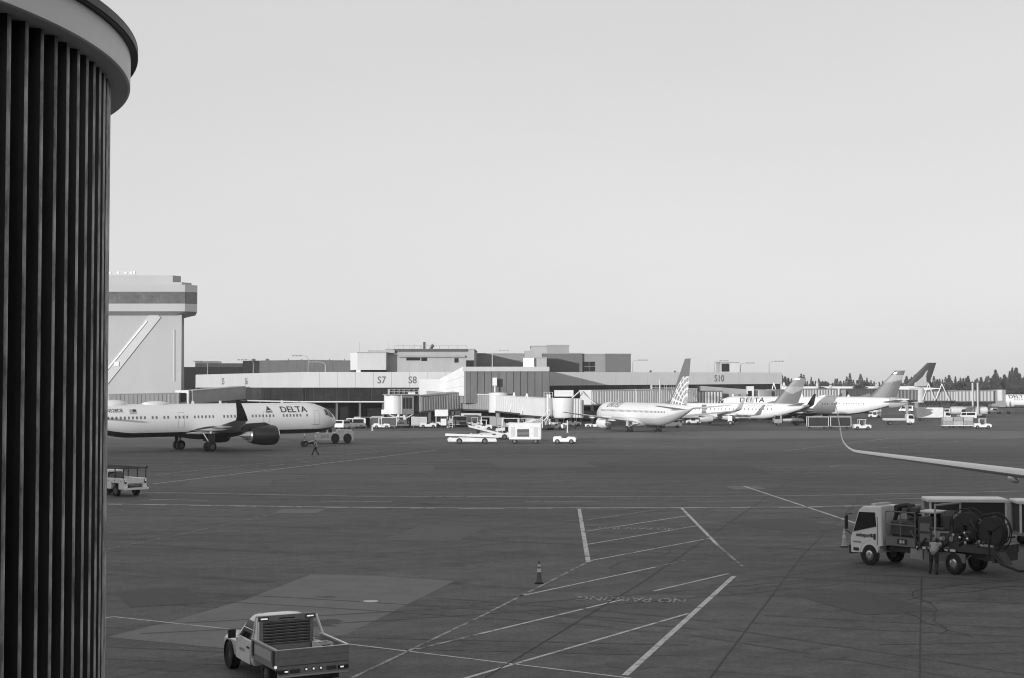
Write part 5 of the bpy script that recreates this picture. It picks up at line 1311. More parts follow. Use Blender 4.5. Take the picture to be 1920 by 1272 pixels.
# tray
tx0, tx1, hw, zf = -2.62, -.55, 1.0, .80
MB().box(((tx0 + tx1)/2, 0, zf - .06), (tx1 - tx0, 2*hw, .12)).build('tray_floor', alu, fp)
for sd in (1, -1):
    sp_ = MB().box(((tx0 + tx1)/2, sd*(hw - .02), zf + .19), (tx1 - tx0, .05, .38)).build('tray_side', alu, fp)
    MB().box(((tx0 + tx1)/2, sd*(hw - .02), zf + .395), (tx1 - tx0, .08, .04)).build('side_rail', alul, sp_)
    MB().box(((tx0 + tx1)/2, sd*(hw + .012), zf + .18), (tx1 - tx0 - .7, .03, .24)).build('side_panel', lightpaint, sp_)
    for x in (tx0 + .15, tx1 - .2): MB().box((x, sd*(hw + .015), zf + .18), (.1, .05, .4)).build('stake_post', darkst, sp_)
tg_ = thing  # keep helper short
gate = MB().box((tx0 - .02, 0, zf + .30), (.05, 2*hw, .19)).build('tailgate_board', alu, fp)
MB().box((tx0 - .02, 0, zf + .10), (.045, 2*hw, .19)).build('tailgate_board', alu, fp)
MB().box((tx0 - .02, 0, zf + .405), (.07, 2*hw + .02, .02)).build('tailgate_rail', alul, fp)
rbm = MB().box((tx0 - .0, 0, zf - .14), (.10, 2*hw - .1, .24)).build('rear_beam', alu, fp)
MB().box((tx0 - .02, 0, zf - .275), (.16, 2*hw - .1, .03)).build('step_edge', alul, fp)
for y in (.83, -.83):
    h_ = MB().bbox((tx0 - .06, y, zf - .15), (.05, .30, .10), .03).build('tail_lamp', blackm, fp)
    MB().box((tx0 - .09, y - (.08 if y > 0 else -.05), zf - .145), (.02, .09, .035)).build('lamp_glow', lampm, h_)
for y in (.50, -.50): MB().bbox((tx0 - .055, y, zf - .15), (.04, .27, .10), .03).build('tail_lamp', darkst, fp)
for y in (.2, 0, -.2):
    h_ = MB().lathe([(tx0 - .05, .05), (tx0 - .07, .045)], (0, y, zf - .13), 'x', 12, cap=True).build('marker_lamp', blackm, fp)
    MB().lathe([(tx0 - .071, .028), (tx0 - .08, .02)], (0, y, zf - .13), 'x', 10, cap=True).build('lamp_glow', lampm, h_)
MB().box((tx0 - .03, 1.02, zf - .02), (.06, .05, .06)).build('corner_lamp', lampm, fp)
MB().box((tx0 + .25, .0, .42), (.08, .5, .18)).build('number_plate_bracket', darkst, fp)
for sd in (1, -1): MB().box((-1.95, sd*.8, .45), (.03, .36, .45)).build('mud_flap', blackm, fp)
# louvred headboard
hx = tx1 + .02
fr = MB()
for sd in (1, -1): fr.box((hx, sd*.72, 1.28), (.07, .09, .92))
fr.box((hx, 0, 1.70), (.07, 1.72, .15)); fr.box((hx, 0, .90), (.07, 1.5, .14))
fr.build('headboard_frame', alu, fp)
for k in range(8): MB().box((hx - .01, 0, 1.00 + k*.082), (.015, 1.36, .075), ry=R_(-38)).build('louvre_slat', alu, fp)
MB().box((hx + .05, 0, 1.28), (.02, 1.36, .66)).build('headboard_mesh', blackm, fp)
for sd in (1, -1):
    m = MB(); m.tube((hx, sd*.84, 1.76), (hx - .30, sd*.96, 1.19), .03, n=8); m.tube((hx, sd*.86, 1.76), (hx - .04, sd*.97, 1.19), .03, n=8); m.build('headboard_brace', alul, fp)
    h_ = MB().bbox((hx - .045, sd*.66, 1.70), (.03, .26, .085), .02).build('beacon_lamp', blackm, fp)
    MB().box((hx - .066, sd*.66, 1.70), (.015, .19, .035)).build('lamp_glow', lampm, h_)
MB().box((hx - .04, 0, 1.69), (.01, .45, .03)).build('name_strip', blackm, fp)
def onbed(x, y, z):
    M = Matrix.Translation((-6.44, 39.77, 0)) @ Matrix.Rotation(R_(118), 4, 'Z'); return M @ Vector((x, y, z))
bx = thing('cardboard_box', 'open pale carton with a dark printed label in the pickup bed', 'box', onbed(-1.95, -.52, zf + .002), R_(124))
cm = gmat('pale_carton', .55, .8, .12, 5)
for c_, d_ in (((0, .2, .2), (.42, .02, .40)), ((0, -.2, .2), (.42, .02, .40)), ((.2, 0, .2), (.02, .38, .40)), ((-.2, 0, .2), (.02, .38, .40)), ((0, 0, .01), (.38, .38, .02))):
    MB().box(c_, d_).build('box_side', cm, bx)
MB().box((-.213, 0, .19), (.006, .26, .18)).build('printed_label', darkst, bx); text_part('lettering', 'MAKITA', .055, blackm, bx, (-.215, 0, .31), (math.pi/2, 0, -math.pi/2), .003) if False else MB().box((-.213, 0, .34), (.006, .22, .035)).build('printed_bar', blackm, bx)
MB().box((.08, .1, .41), (.24, .2, .015)).build('box_flap', cm, bx)
bd_ = thing('wooden_board', 'flat pale board lying along the side of the pickup bed', 'board', onbed(-1.45, .55, zf + .002), R_(118))
MB().box((0, 0, .03), (1.5, .5, .05)).build('board', gmat('board_wood', .30, .8, .2, 4, stretch=(1, 8, 1)), bd_)
for i, (x, y, a, lx, ly) in enumerate(((-2.2, .12, 20, .35, .16), (-1.6, .05, -35, .5, .08), (-1.95, .2, 60, .3, .1), (-2.35, -.75, 10, .4, .22))):
    tl = thing('tool', ('squat grey tool lying behind the carton near the tailgate', 'long thin tool lying across the pickup bed floor', 'small dark tool resting beside the flat board', 'pale loose tool case by the pickup tailgate corner')[i], 'tool', onbed(x, y, zf + .002), R_(118 + a))
    MB().bbox((0, 0, .05), (lx, ly, .1), .02).build('case', (grey3, grey5, darkst, lightpaint)[i], tl); MB().path([(-lx*.3, 0, .1), (-lx*.2, 0, .15), (lx*.2, 0, .15), (lx*.3, 0, .1)], .012, 6).build('handle', blackm, tl)

# ================================================================== UTILITY TRUCK with ladder rack
ud = R_(90 + 48); up_ = Vector((-29.2, 105.0, 0)) + Vector((math.cos(ud), math.sin(ud), 0))*1.35 + Vector((math.sin(ud), -math.cos(ud), 0))*.95
ut = thing('utility_truck', 'white service-body truck with dark overhead ladder rack beside the striped road', 'utility truck', up_, ud)
MB().loft([brg(*q) for q in ((.0, .5, 1.15, .95), (2.2, .5, 1.12, .95), (2.9, .55, 1.02, .9), (3.0, .6, .9, .85))]).build('front_body', carw, ut, True, 35)
MB().loft([oct_ring(.1, 1.7, .9, 1.12), oct_ring(.2, 1.0, .75, 1.82), oct_ring(.4, .8, .5, 1.87)]).build('cab_roof', carw, ut, True, 50)
for sd in (1, -1): MB().add(side_quad((.1, 1.7, .9, 1.12), (.2, 1.0, .75, 1.82), .12, .85, .08, .85, sd), [(0, 1, 2, 3)]).build('side_window', glassd, ut)
MB().add([(.095, .70, 1.2), (.095, -.70, 1.2), (.17, -.60, 1.72), (.17, .60, 1.72)], [(0, 1, 2, 3)]).build('rear_window', glassd, ut)
MB().box((-1.25, 0, .72), (2.5, 1.0, .3)).build('chassis', darkst, ut)
for sd in (1, -1):
    for x0, x1, z0 in ((-2.5, -1.8, .52), (-1.8, -.85, .98), (-.85, .0, .52)):
        b_ = MB().bbox(((x0 + x1)/2, sd*.80, (z0 + 1.32)/2), (x1 - x0 - .02, .38, 1.32 - z0), .03).build('tool_locker', carw, ut)
        MB().box(((x0 + x1)/2, sd*.995, 1.15), (.14, .02, .05)).build('latch', blackm, b_)
    wheel(ut, -1.33, sd*.82, .40, .26); wheel(ut, 2.15, sd*.82, .40, .26)
    MB().box((-2.52, sd*.84, 1.1), (.05, .14, .26)).build('tail_lamp', blackm, ut); MB().box((-2.55, sd*.84, 1.16), (.02, .08, .08)).build('lamp_glow', lampm, ut)
MB().box((-1.25, 0, .92), (2.48, 1.2, .1)).build('bed_floor', grey3, ut)
MB().box((-2.46, 0, 1.08), (.06, 1.22, .34)).build('tailgate', carw, ut)
MB().box((-2.62, 0, .58), (.25, 2.0, .16)).build('bumper', carw, ut)
MB().box((-2.5, 0, .80), (.03, 1.4, .03)).build('trim_line', grey3, ut)
rk = MB()
for x in (-2.4, -1.3, -.1, 1.3):
    for sd in (1, -1): rk.tube((x, sd*.95, 1.32 if x < 0 else 1.1), (x, sd*.95, 2.06), .045, n=8)
    rk.tube((x, -.98, 2.06), (x, .98, 2.06), .045, n=8)
for sd in (1, -1): rk.tube((-2.55, sd*.95, 2.08), (2.6, sd*.95, 2.08), .055, n=8)
rk.build('ladder_rack', darkst, ut)
for sd in (1, -1): MB().tube((-2.55, sd*.95, 2.05), (-2.55, sd*.95, 2.2), .07, n=8).build('rack_stop', darkst, ut)

# ================================================================== HYDRANT FUEL TRUCK
hf0 = Vector((16.25, 64.5)); hr0 = Vector((19.05, 61.3)); hdv = (hf0 - hr0).normalized(); hang = math.atan2(hdv.y, hdv.x)
hn = Vector((-hdv.y, hdv.x))                                 # left side, towards the camera
hc = (hf0 + hr0)/2 - hn*.85
ht = thing('fuel_hydrant_truck', 'white cab-over hydrant refuelling truck with lift platform, pipes and hose reels', 'fuel truck', (hc.x, hc.y, 0), hang)
wb = (hf0 - hr0).length/2; ht.scale = (1, 1, 1.16)
prof = [(wb + 1.02, .42), (wb + 1.05, 1.0), (wb + .92, 1.3), (wb + .58, 2.12), (wb + .38, 2.25), (wb - .62, 2.3), (wb - .66, .78), (wb - .5, .74), (wb - .46, .5)]
m = MB(); ins = [(wb + .2 + (x - wb - .2)*.96, 1.3 + (z_ - 1.3)*.97) for x, z_ in prof]
m.loft([[Vector((x, y, z_)) for x, z_ in pp] for pp, y in ((ins, -1.02), (prof, -.96), (prof, .96), (ins, 1.02))][::1]).build('cab', carw, ht, False)
for sd in (1, -1):
    m = MB(); q = [(wb + .86, 1.26), (wb + .54, 2.04), (wb - .30, 2.06), (wb - .36, 1.52)]
    m.prism(q, sd*1.03 - .012, sd*1.03 + .012).build('side_window', glassd, ht)
    MB().box((wb - .27, sd*1.04, 1.12), (.10, .03, .22)).build('door_handle', blackm, ht)
    MB().box((wb - .42, sd*1.03, 1.35), (.015, .02, 1.1)).build('door_seam', darkst, ht)
    text_part('lettering', 'Swissport' if False else 'fuelling', .16, signm, ht, (wb + .30, sd*1.04, 1.10), (math.pi/2, 0, 0 if sd < 0 else math.pi), .006) if False else None
    mr = MB().bbox((wb + 1.12, sd*1.2, 1.62), (.12, .18, .55), .04).build('mirror', blackm, ht); MB().path([(wb + .95, sd*1.0, 1.95), (wb + 1.12, sd*1.2, 1.92)], .02, 6).build('mirror_arm', blackm, mr); MB().path([(wb + 1.0, sd*1.0, 1.15), (wb + 1.12, sd*1.2, 1.3)], .02, 6).build('mirror_arm', blackm, mr)
    MB().lathe([(0, .02), (0, .48), (.02, .5)], (wb, sd*1.005 + (0 if sd > 0 else -.02), .46), 'y', 24).build('wheel_arch', blackm, ht)
    wheel(ht, wb, sd*.93, .40, .26)
    w_ = wheel(ht, -wb, sd*.88, .40, .42)
    for x in (wb, -wb): MB().lathe([(sd*1.065 if x > 0 else sd*1.095, .02), (sd*1.065 if x > 0 else sd*1.095, .12), (sd*1.05 if x > 0 else sd*1.08, .17)], (x, 0, .40), 'y', 16).build('hub', chrome, ht)
MB().add([(wb + .935, -.86, 1.32), (wb + .935, .86, 1.32), (wb + .60, .82, 2.08), (wb + .60, -.82, 2.08)], [(0, 1, 2, 3)]).build('windscreen', glassd, ht)
MB().box((wb + 1.06, 0, .55), (.16, 1.95, .34)).build('bumper', blackm, ht)
MB().box((wb + .05, 0, 2.33), (.25, 1.2, .08)).build('beacon_bar', grey5, ht)
# lettering on the door
dl_ = gmat('door_lettering', .06, .5, .1, 4)
text_part('lettering', 'swissport', .20, dl_, ht, (wb + .32, 1.045, 1.09), (math.pi/2, 0, math.pi), .008, label='dark company name on the cab door')
m = MB(); m.add([(wb - .10, 1.045, 1.08), (wb - .20, 1.045, 1.10), (wb - .14, 1.045, 1.24), (wb - .04, 1.045, 1.20)], [(0, 1, 2, 3)]).build('emblem', dl_, ht)
text_part('lettering', 'AVIATION', .09, dl_, ht, (wb + .66, 1.045, .84), (math.pi/2, 0, math.pi), .003)
MB().box((wb + .72, 1.03, .58), (.28, .02, .12)).build('side_marker', blackm, ht)
MB().box((-.6, 0, .68), (2*wb + 2.6, .9, .24)).build('chassis', darkst, ht)
rear = -wb - 1.75
# lift platform behind the cab, with railings and equipment
px0, px1 = wb - .85, wb - 2.35
MB().box(((px0 + px1)/2, 0, 1.02), (px0 - px1, 2.05, .34)).build('platform_skirt', midpaint, ht)
MB().box(((px0 + px1)/2 - .1, 1.035, 1.03), (.5, .02, .2)).build('number_plate', blackm, ht)
text_part('lettering', '314', .17, white, ht, ((px0 + px1)/2 - .1, 1.05, .97), (math.pi/2, 0, math.pi), .01)
m = MB()
for x in (px0, (px0 + px1)/2, px1):
    for sd in (1, -1): m.tube((x, sd*1.0, 1.19), (x, sd*1.0, 2.15), .028, n=6)
for z_ in (1.65, 2.15):
    for sd in (1, -1): m.tube((px0, sd*1.0, z_), (px1, sd*1.0, z_), .028, n=6)
m.build('platform_railing', midpaint, ht)
MB().bbox(((px0 + px1)/2, .2, 1.5), (1.3, 1.3, .6), .08).build('pump_housing', darkst, ht)
random.seed(11)
for k in range(9):
    p = Vector((px0 - .2 - random.random()*1.2, random.uniform(-.7, .8), 1.95 + random.random()*.35))
    MB().bbox(p, (random.uniform(.2, .45), random.uniform(.2, .4), random.uniform(.2, .4)), .05).build('valve_block', (darkst, grey3, blackm)[k % 3], ht)
MB().path([(px0 - .2, .6, 1.8), (px0 - .5, .7, 2.35), (px0 - .9, .6, 2.4), (px0 - 1.3, .7, 2.05), (px1, .6, 1.7)], .09, 10).build('coiled_hose', blackm, ht)
# middle bay: cabinets, filter vessel, control panel
mx = px1 - .25
MB().box((mx - .25, .55, 1.45), (.7, .9, 1.15)).build('control_cabinet', darkst, ht); MB().box((mx - .25, -.45, 1.5), (.7, 1.0, 1.3)).build('control_cabinet', darkst, ht)
for z_ in (1.25, 1.65): MB().box((mx - .25, 1.01, z_), (.5, .02, .3)).build('panel_door', midpaint, ht)
MB().lathe([(.95, .3), (1.0, .46), (2.1, .46), (2.25, .3), (2.3, .05)], (mx - 1.05, .25, 0), 'z', 20).build('filter_vessel', darkst, ht, True, 40)
MB().box((mx - 1.0, .85, 1.25), (.8, .28, .6)).build('meter_box', grey3, ht)
MB().box((mx - 1.2, 1.0, .62), (2.0, .08, .34)).build('side_locker', midpaint, ht); MB().box((mx + .15, 1.02, .62), (.6, .1, .38)).build('side_locker', grey3, ht)
MB().box((mx - .8, 1.06, .88), (1.9, .04, .09)).build('reflective_strip', white, ht)
for k in range(6): MB().box((mx - .1 - k*.27, 1.085, .88), (.10, .012, .08)).build('stripe_block', blackm, ht)
m = MB(); m.tube((mx - .75, 1.0, .8), (mx - .75, 1.0, 2.55), .045, n=8); m.tube((mx - .75, -1.0, .8), (mx - .75, -1.0, 2.55), .045, n=8); m.tube((mx - .75, -1, 2.5), (mx - .75, 1, 2.5), .04, n=8)
m.build('gantry_post', lightpaint, ht)
MB().bbox((mx - .2, .3, 2.2), (.9, .9, .10), .04).build('instrument_hood', white, ht)
# overhead pipe and hose reels at the rear
MB().path([(mx - .8, .4, 2.1), (mx - 1.4, .45, 2.08), (mx - 2.3, .45, 1.98), (mx - 2.75, .45, 1.75), (mx - 2.9, .45, 1.3)], .10, 12).build('delivery_pipe', midpaint, ht)
for x in (mx - 1.35, mx - 2.2): MB().tube((x - .06, .45, 2.06), (x + .06, .45, 2.05), .14, n=12).build('pipe_flange', grey3, ht)
def reel(x, y, z_, r, wd):
    rl = MB()
    for s_ in (-wd/2, wd/2):
        n_ = 28
        pts = [Vector((x + r*math.cos(2*math.pi*i/n_), y + s_, z_ + r*math.sin(2*math.pi*i/n_))) for i in range(n_ + 1)]
        rl.path(pts, .025, 6)
        for q in range(3): rl.tube((x, y + s_, z_), (x + r*math.cos(q*2.1 + .5), y + s_, z_ + r*math.sin(q*2.1 + .5)), .014, n=5)
    o_ = rl.build('hose_reel_hoop', blackm, ht)
    MB().lathe([(-wd/2 + .04, .1), (-wd/2 + .04, r*.78), (wd/2 - .04, r*.78), (wd/2 - .04, .1)], (x, y, z_), 'y', 24).build('wound_hose', blackm, o_, True, 30)
    for k in range(5): MB().lathe([(-.04, r*.76), (-.03, r*.83), (.03, r*.83), (.04, r*.76)], (x, y - wd/2 + .1 + k*(wd - .2)/4, z_), 'y', 24).build('hose_turn', blackm, o_, True, 50)
reel(-wb - .35, .45, 1.72, .70, .55); reel(-wb - 1.55, .5, 1.62, .70, .55); reel(-wb - 1.0, -.5, 1.6, .6, .6)
random.seed(5)
for k in range(26):
    x = random.uniform(-wb - 1.9, mx + .2); y = random.uniform(.55, 1.12); z_ = random.uniform(.75, 1.85)
    L_ = random.uniform(.25, .8); ax = random.choice(((1, 0, 0), (0, 0, 1), (.8, 0, -.5), (.5, .2, .8)))
    p0 = Vector((x, y, z_)); p1 = p0 + Vector(ax)*L_; p1.z = min(p1.z, 2.1)
    MB().tube(p0, p1, random.choice((.025, .035, .05, .06)), n=8).build('pipe', (darkst, blackm, midpaint, darkst, blackm, grey3)[k % 6], ht)
for k in range(9):
    x = random.uniform(-wb - 1.5, mx); z_ = random.uniform(.85, 1.6)
    MB().lathe([(1.08, .02), (1.12, .06), (1.14, .06), (1.16, .02)], (x, 0, z_), 'y', 10).build('coupling', (chrome, grey5, darkst)[k % 3], ht)
for k in range(3):
    x = mx - .3 - k*.55; pts = [Vector((x + .28*i - .05*i*i, 1.06 + .02*i, 1.25 - .45*math.sin(math.pi*i/6))) for i in range(7)]
    MB().path(pts, .035, 8).build('looped_hose', blackm, ht)
MB().box((-wb - .6, 0, 1.0), (2.6, 1.95, .3)).build('rear_deck', darkst, ht)
MB().box((-wb + .2, .9, 1.25), (.9, .2, .5)).build('valve_manifold', darkst, ht)
for k in range(4): MB().lathe([(0, .02), (0, .09), (.06, .1), (.06, .02)], (-wb + .5 - k*.2, 1.0, 1.3 + .07*(k % 2)), 'y', 12).build('gauge', (grey3, darkst)[k % 2], ht)
MB().path([(-wb - 1.7, .9, .95), (-wb - 2.2, 1.0, .55), (-wb - 2.9, .8, .35), (-wb - 3.6, .4, .42)], .05, 8).build('trailing_hose', blackm, ht)
MB().box((rear - .05, 0, .7), (.12, 1.9, .3)).build('rear_bumper', darkst, ht)
MB().prism([(rear - .1, .95), (rear - .55, .5), (rear - .65, .5), (rear - .3, .95)], .4, .95).build('hose_cradle', darkst, ht)

# ================================================================== CURTAINED BAGGAGE CARTS behind the fuel truck
def bigcart(label, x0, Y, rz, word=None):
    L = 3.9; t = thing('baggage_cart', label, 'baggage cart', (x0 + L/2, Y, 0), rz, 'curtained carts by the fuel truck')
    MB().box((0, 0, .62), (L, 1.6, .16)).build('deck', grey3, t)
    for x in (-L/2 + .06, L/2 - .06):
        for sd in (1, -1): MB().box((x, sd*.76, 1.42), (.1, .08, 1.46)).build('post', white, t)
    m = MB(); m.loft([[Vector((sx*(L/2 + .06 - k), sy*(.86 - k), z_)) for sx, sy in ((-1, -1), (1, -1), (1, 1), (-1, 1))] for k, z_ in ((0, 2.15), (0, 2.27), (.06, 2.33))]).build('roof', white, t)
    for sd in (1, -1):
        for k in range(3): MB().box(((k - 1)*(L - .25)/3, sd*(.74 - .02*(k % 2)), 1.42), ((L - .25)/3 + .02, .03, 1.42)).build('curtain', blackm, t)
    MB().box((-L/2 + .1, 0, 1.42), (.03, 1.4, 1.42)).build('end_panel', darkst, t); MB().box((L/2 - .1, 0, 1.42), (.03, 1.4, 1.42)).build('end_panel', lightpaint, t)
    for sd in (1, -1):
        for x in (L*.36, -L*.36): wheel(t, x, sd*.65, .26, .18)
    MB().tube((-L/2, 0, .42), (-L/2 - .9, 0, .36), .05, n=6).build('tow_bar', darkst, t)
    if word:
        text_part('lettering', word, .36, lightpaint, t, (-.7, -.785, 1.66), (math.pi/2, 0, 0), .008, label='pale airline word on the dark curtain')
        m = MB(); m.add([(-1.75, -.785, 1.66), (-1.45, -.785, 1.66), (-1.6, -.785, 1.96)], [(0, 1, 2)]).build('emblem', lightpaint, t)
        text_part('lettering', '10921', .22, lightpaint, t, (-1.0, -.785, 1.98), (math.pi/2, 0, 0), .003)
    return t
bigcart('black curtained baggage cart with white roof right behind the fuel truck', PX(1741, 73), 73.6, R_(-4))
bigcart('black curtained baggage cart with pale lettering trailing beyond the hose reels', PX(1893, 73), 72.4, R_(-3), 'DELTA')

# ================================================================== CONES
def cone(label, loc, h=.92, pale=False):
    t = thing('traffic_cone', label, 'traffic cone', loc)
    MB().bbox((0, 0, .03), (.38, .38, .06), .03).build('base', blackm, t)
    mat = lightpaint if pale else gmat('cone_orange_grey', .11, .6, .15, 5)
    MB().lathe([(.06, .15), (.12, .125), (h*.96, .03), (h, .025), (h, .005)], (0, 0, 0), 'z', 20).build('cone_body', mat, t, True, 40)
    for a, b in ((.50, .66), (.74, .84)):
        r = lambda z_: .125 + (.03 - .125)*(z_ - .12)/(h*.96 - .12) + .004
        MB().lathe([(a*h, r(a*h)), (b*h, r(b*h))], (0, 0, 0), 'z', 20).build('reflective_band', white, t, True, 40)
    return t
cone('tall slim traffic cone with two white bands standing alone on the tarmac', G(1011, 1094)); cone('pale traffic cone standing in front of the fuel truck bumper', G(1583, 1026), .95, True)
for i, (px, py) in enumerate(((698, 808), (1064, 812))):
    b_ = thing('bollard', ('thin white post in front of the curtained carts', 'white post standing beside the small open tug')[i], 'bollard', G(px, py)); MB().tube((0, 0, 0), (0, 0, 1.1 if i == 0 else 2.2), .12, .1, 10).build('post', white, b_); MB().box((0, 0, .03), (.5, .5, .06)).build('base', grey3, b_)

# ================================================================== PEOPLE
def caps(m, a, b, r0, r1, n=10):
    m.tube(a, b, r0, r1, n); m.ball(a, r0, n, 6); m.ball(b, r1, n, 6)
def remesh(o, v, smooth=2):
    r = o.modifiers.new('skin_surface', 'REMESH'); r.mode = 'VOXEL'; r.voxel_size = v; r.use_smooth_shade = True
    s_ = o.modifiers.new('soft', 'SMOOTH'); s_.iterations = smooth; s_.factor = .5
def person(label, loc, rz, J, vest=clothl, top=clothd, legs=clothd, hat=None, s=1.0, vox=.018):
    t = thing('person', label, 'person', loc, rz); v = lambda k: Vector(J[k])*s
    b = MB(); neck, head = v('neck'), v('head')
    caps(b, v('pelvis'), v('chest'), .13, .15); caps(b, v('chest'), neck, .13, .06); b.ball(head, (.085, .075, .115), 14, 10)
    caps(b, neck, head - Vector((0, 0, .05)), .052, .052)
    fw = Vector(J.get('face', (1, 0, 0))).normalized()
    b.ball(head + fw*.085 + Vector((0, 0, -.01)), .018, 8, 6); b.ball(head + fw*.05 + Vector((0, 0, -.075)), .045, 8, 6)
    sdv = Vector((-fw.y, fw.x, 0))
    for k in (1, -1): b.ball(head + sdv*k*.077, (.02, .02, .03), 8, 6)
    for k, sd in (('l', 1), ('r', -1)):
        sh, el, ha = v('sh' + k), v('el' + k), v('ha' + k)
        caps(b, sh, el, .055, .042); caps(b, el, ha, .042, .028); caps(b, v('chest'), sh, .11, .06)
        d_ = (ha - el).normalized(); sdd = d_.cross(Vector((0, 0, 1))); sdd = sdd.normalized() if sdd.length > .1 else Vector((0, 1, 0))
        caps(b, ha, ha + d_*.07, .035, .033)
        for q in range(4):
            f0 = ha + d_*.075 + sdd*(q - 1.5)*.019; f1 = f0 + d_*(.035 + .006*(1.5 - abs(q - 1.5))) + Vector((0, 0, -.01)); caps(b, f0, f1, .010, .009, 6); caps(b, f1, f1 + d_*.022 + Vector((0, 0, -.02)), .009, .008, 6)
        caps(b, ha + sdd*.03 + d_*.02, ha + sdd*.06 + d_*.055, .012, .009, 6)
        hp, kn, an = v('hp' + k), v('kn' + k), v('an' + k)
        caps(b, v('pelvis'), hp, .12, .10); caps(b, hp, kn, .09, .06); caps(b, kn, an, .06, .04)
        ft = fw*.13; ft.z = 0; caps(b, an + Vector((0, 0, -.02)), an + ft*.9 + Vector((0, 0, -.045)), .045, .035)
    bo = b.build('body', skinm, t, True, None); remesh(bo, vox)
    c = MB(); caps(c, v('pelvis'), v('chest'), .15, .17); caps(c, v('chest'), neck - Vector((0, 0, .04)), .15, .08)
    for k in 'lr': caps(c, v('sh' + k), v('el' + k), .07, .058); caps(c, v('el' + k), v('ha' + k).lerp(v('el' + k), .12), .058, .045); caps(c, v('chest'), v('sh' + k), .13, .075)
    o = c.build('jacket', top, t, True, None); remesh(o, vox)
    c = MB(); caps(c, v('pelvis') + Vector((0, 0, .08)), v('chest'), .162, .182)
    for k in 'lr': caps(c, v('chest'), v('sh' + k), .14, .085)
    o = c.build('safety_vest', vest, t, True, None); remesh(o, vox)
    c = MB()
    for k in 'lr': caps(c, v('pelvis'), v('hp' + k), .142, .12); caps(c, v('hp' + k), v('kn' + k), .11, .08); caps(c, v('kn' + k), v('an' + k) + Vector((0, 0, .02)), .08, .065)
    o = c.build('trousers', legs, t, True, None); remesh(o, vox)
    c = MB()
    for k in 'lr':
        an = v('an' + k); ft = fw*.15; ft.z = 0; caps(c, an + Vector((0, 0, -.015)), an + ft + Vector((0, 0, -.04)), .055, .045)
    o = c.build('shoes', blackm, t, True, None); remesh(o, vox)
    c = MB(); c.ball(head + Vector((0, 0, .035)) - fw*.012, (.094, .086, .10), 14, 8)
    c.build('cap' if hat else 'hair', hat or hairm, t, True, None)
    return t
walk = dict(pelvis=(0, 0, .95), chest=(.03, 0, 1.32), neck=(.04, 0, 1.52), head=(.07, 0, 1.66), shl=(.03, .19, 1.43), shr=(.03, -.19, 1.43), ell=(.12, .25, 1.16), elr=(-.14, -.25, 1.17),
            hal=(.33, .22, 1.02), har=(-.12, -.27, .92), hpl=(0, .09, .90), hpr=(0, -.09, .90), knl=(-.03, .10, .50), knr=(.26, -.10, .52), anl=(-.36, .10, .12), anr=(.36, -.10, .085))
person('ground worker in light safety vest walking beside the tow bar', G(592, 854), R_(195), walk)
bend = dict(pelvis=(-.10, 0, .93), chest=(.22, 0, 1.18), neck=(.40, 0, 1.28), head=(.50, 0, 1.36), face=(.8, 0, -.35), shl=(.30, .19, 1.26), shr=(.30, -.19, 1.26), ell=(.42, .26, .98), elr=(.48, -.24, 1.0),
            hal=(.62, .16, .95), har=(.68, -.14, .98), hpl=(-.08, .10, .89), hpr=(-.08, -.10, .89), knl=(.0, .14, .48), knr=(-.06, -.12, .48), anl=(-.10, .16, .085), anr=(-.22, -.14, .085))
wp = Vector((hc.x, hc.y)) + hdv*(-wb + .62) + hn*1.55
person('worker in pale jacket leaning over the valves at the side of the fuel truck', (wp.x, wp.y, 0), hang - R_(90) + R_(20), bend, vest=gmat('dusty_vest', .36, .8, .25, 6), top=gmat('pale_jacket', .24, .8, .15, 6), hat=blackm)
stand = dict(walk); stand.update(dict(knl=(.02, .10, .50), knr=(.04, -.10, .5), anl=(-.02, .11, .085), anr=(.02, -.11, .085), elr=(.05, -.26, 1.17), har=(.15, -.25, .95)))
person('ground worker standing below the canopy of the pale jet bridge cab', G(1079, 805), R_(200), stand, vest=clothl, vox=.03)

# ================================================================== TREES along the far boundary
leafm = [gmat('conifer_needles_%d' % i, (.045, .065, .035)[i], .8, .5, .5) for i in range(3)]
barkm = gmat('bark', .08, .9, .2, 2)
def conifer(h, w, seed, broad=False):
    rnd = random.Random(seed); m = MB(); n = 720
    for i in range(n):
        if broad:
            th_, u = rnd.random()*2*math.pi, rnd.random()
            lob = .75 + .25*math.sin(3*th_ + seed) ; rr = w*lob*math.sqrt(rnd.random()); zz = h*(.2 + .8*u); rr *= math.sqrt(max(0, 1 - ((u - .42)/.62)**2))
            s = rnd.uniform(.5, 1.1)
        else:
            u = rnd.random()**.72; tier = .5 + .5*abs(math.sin(u*h*1.25 + seed))
            th_ = rnd.random()*2*math.pi; rr = w*(1 - u)**.85*(.25 + .75*math.sqrt(rnd.random()))*(.7 + .3*tier)*(.85 + .25*math.sin(2*th_ + seed)) + .1; zz = h*(.10 + .90*u)
            zz -= rr*.22; s = rnd.uniform(.35, .95)*(1.25 - .75*u)
        c = Vector((rr*math.cos(th_), rr*math.sin(th_), zz)); d1 = Vector((math.cos(th_), math.sin(th_), rnd.uniform(-.5, .15))).normalized(); d2 = Vector((-math.sin(th_), math.cos(th_), rnd.uniform(-.4, .4))).normalized()
        d3 = d1.cross(d2)
        m.add([c + d1*s*1.1, c + d2*s*.6, c - d1*s*.6, c - d2*s*.6, c + d3*s*.5], [(0, 1, 4), (1, 2, 4), (2, 3, 4), (3, 0, 4), (3, 2, 1, 0)])
    if not broad:
        m.add([(.22, 0, h*.93), (-.11, .19, h*.93), (-.11, -.19, h*.93), (0, 0, h*1.03)], [(0, 1, 3), (1, 2, 3), (2, 0, 3)])
    return m
protos = []
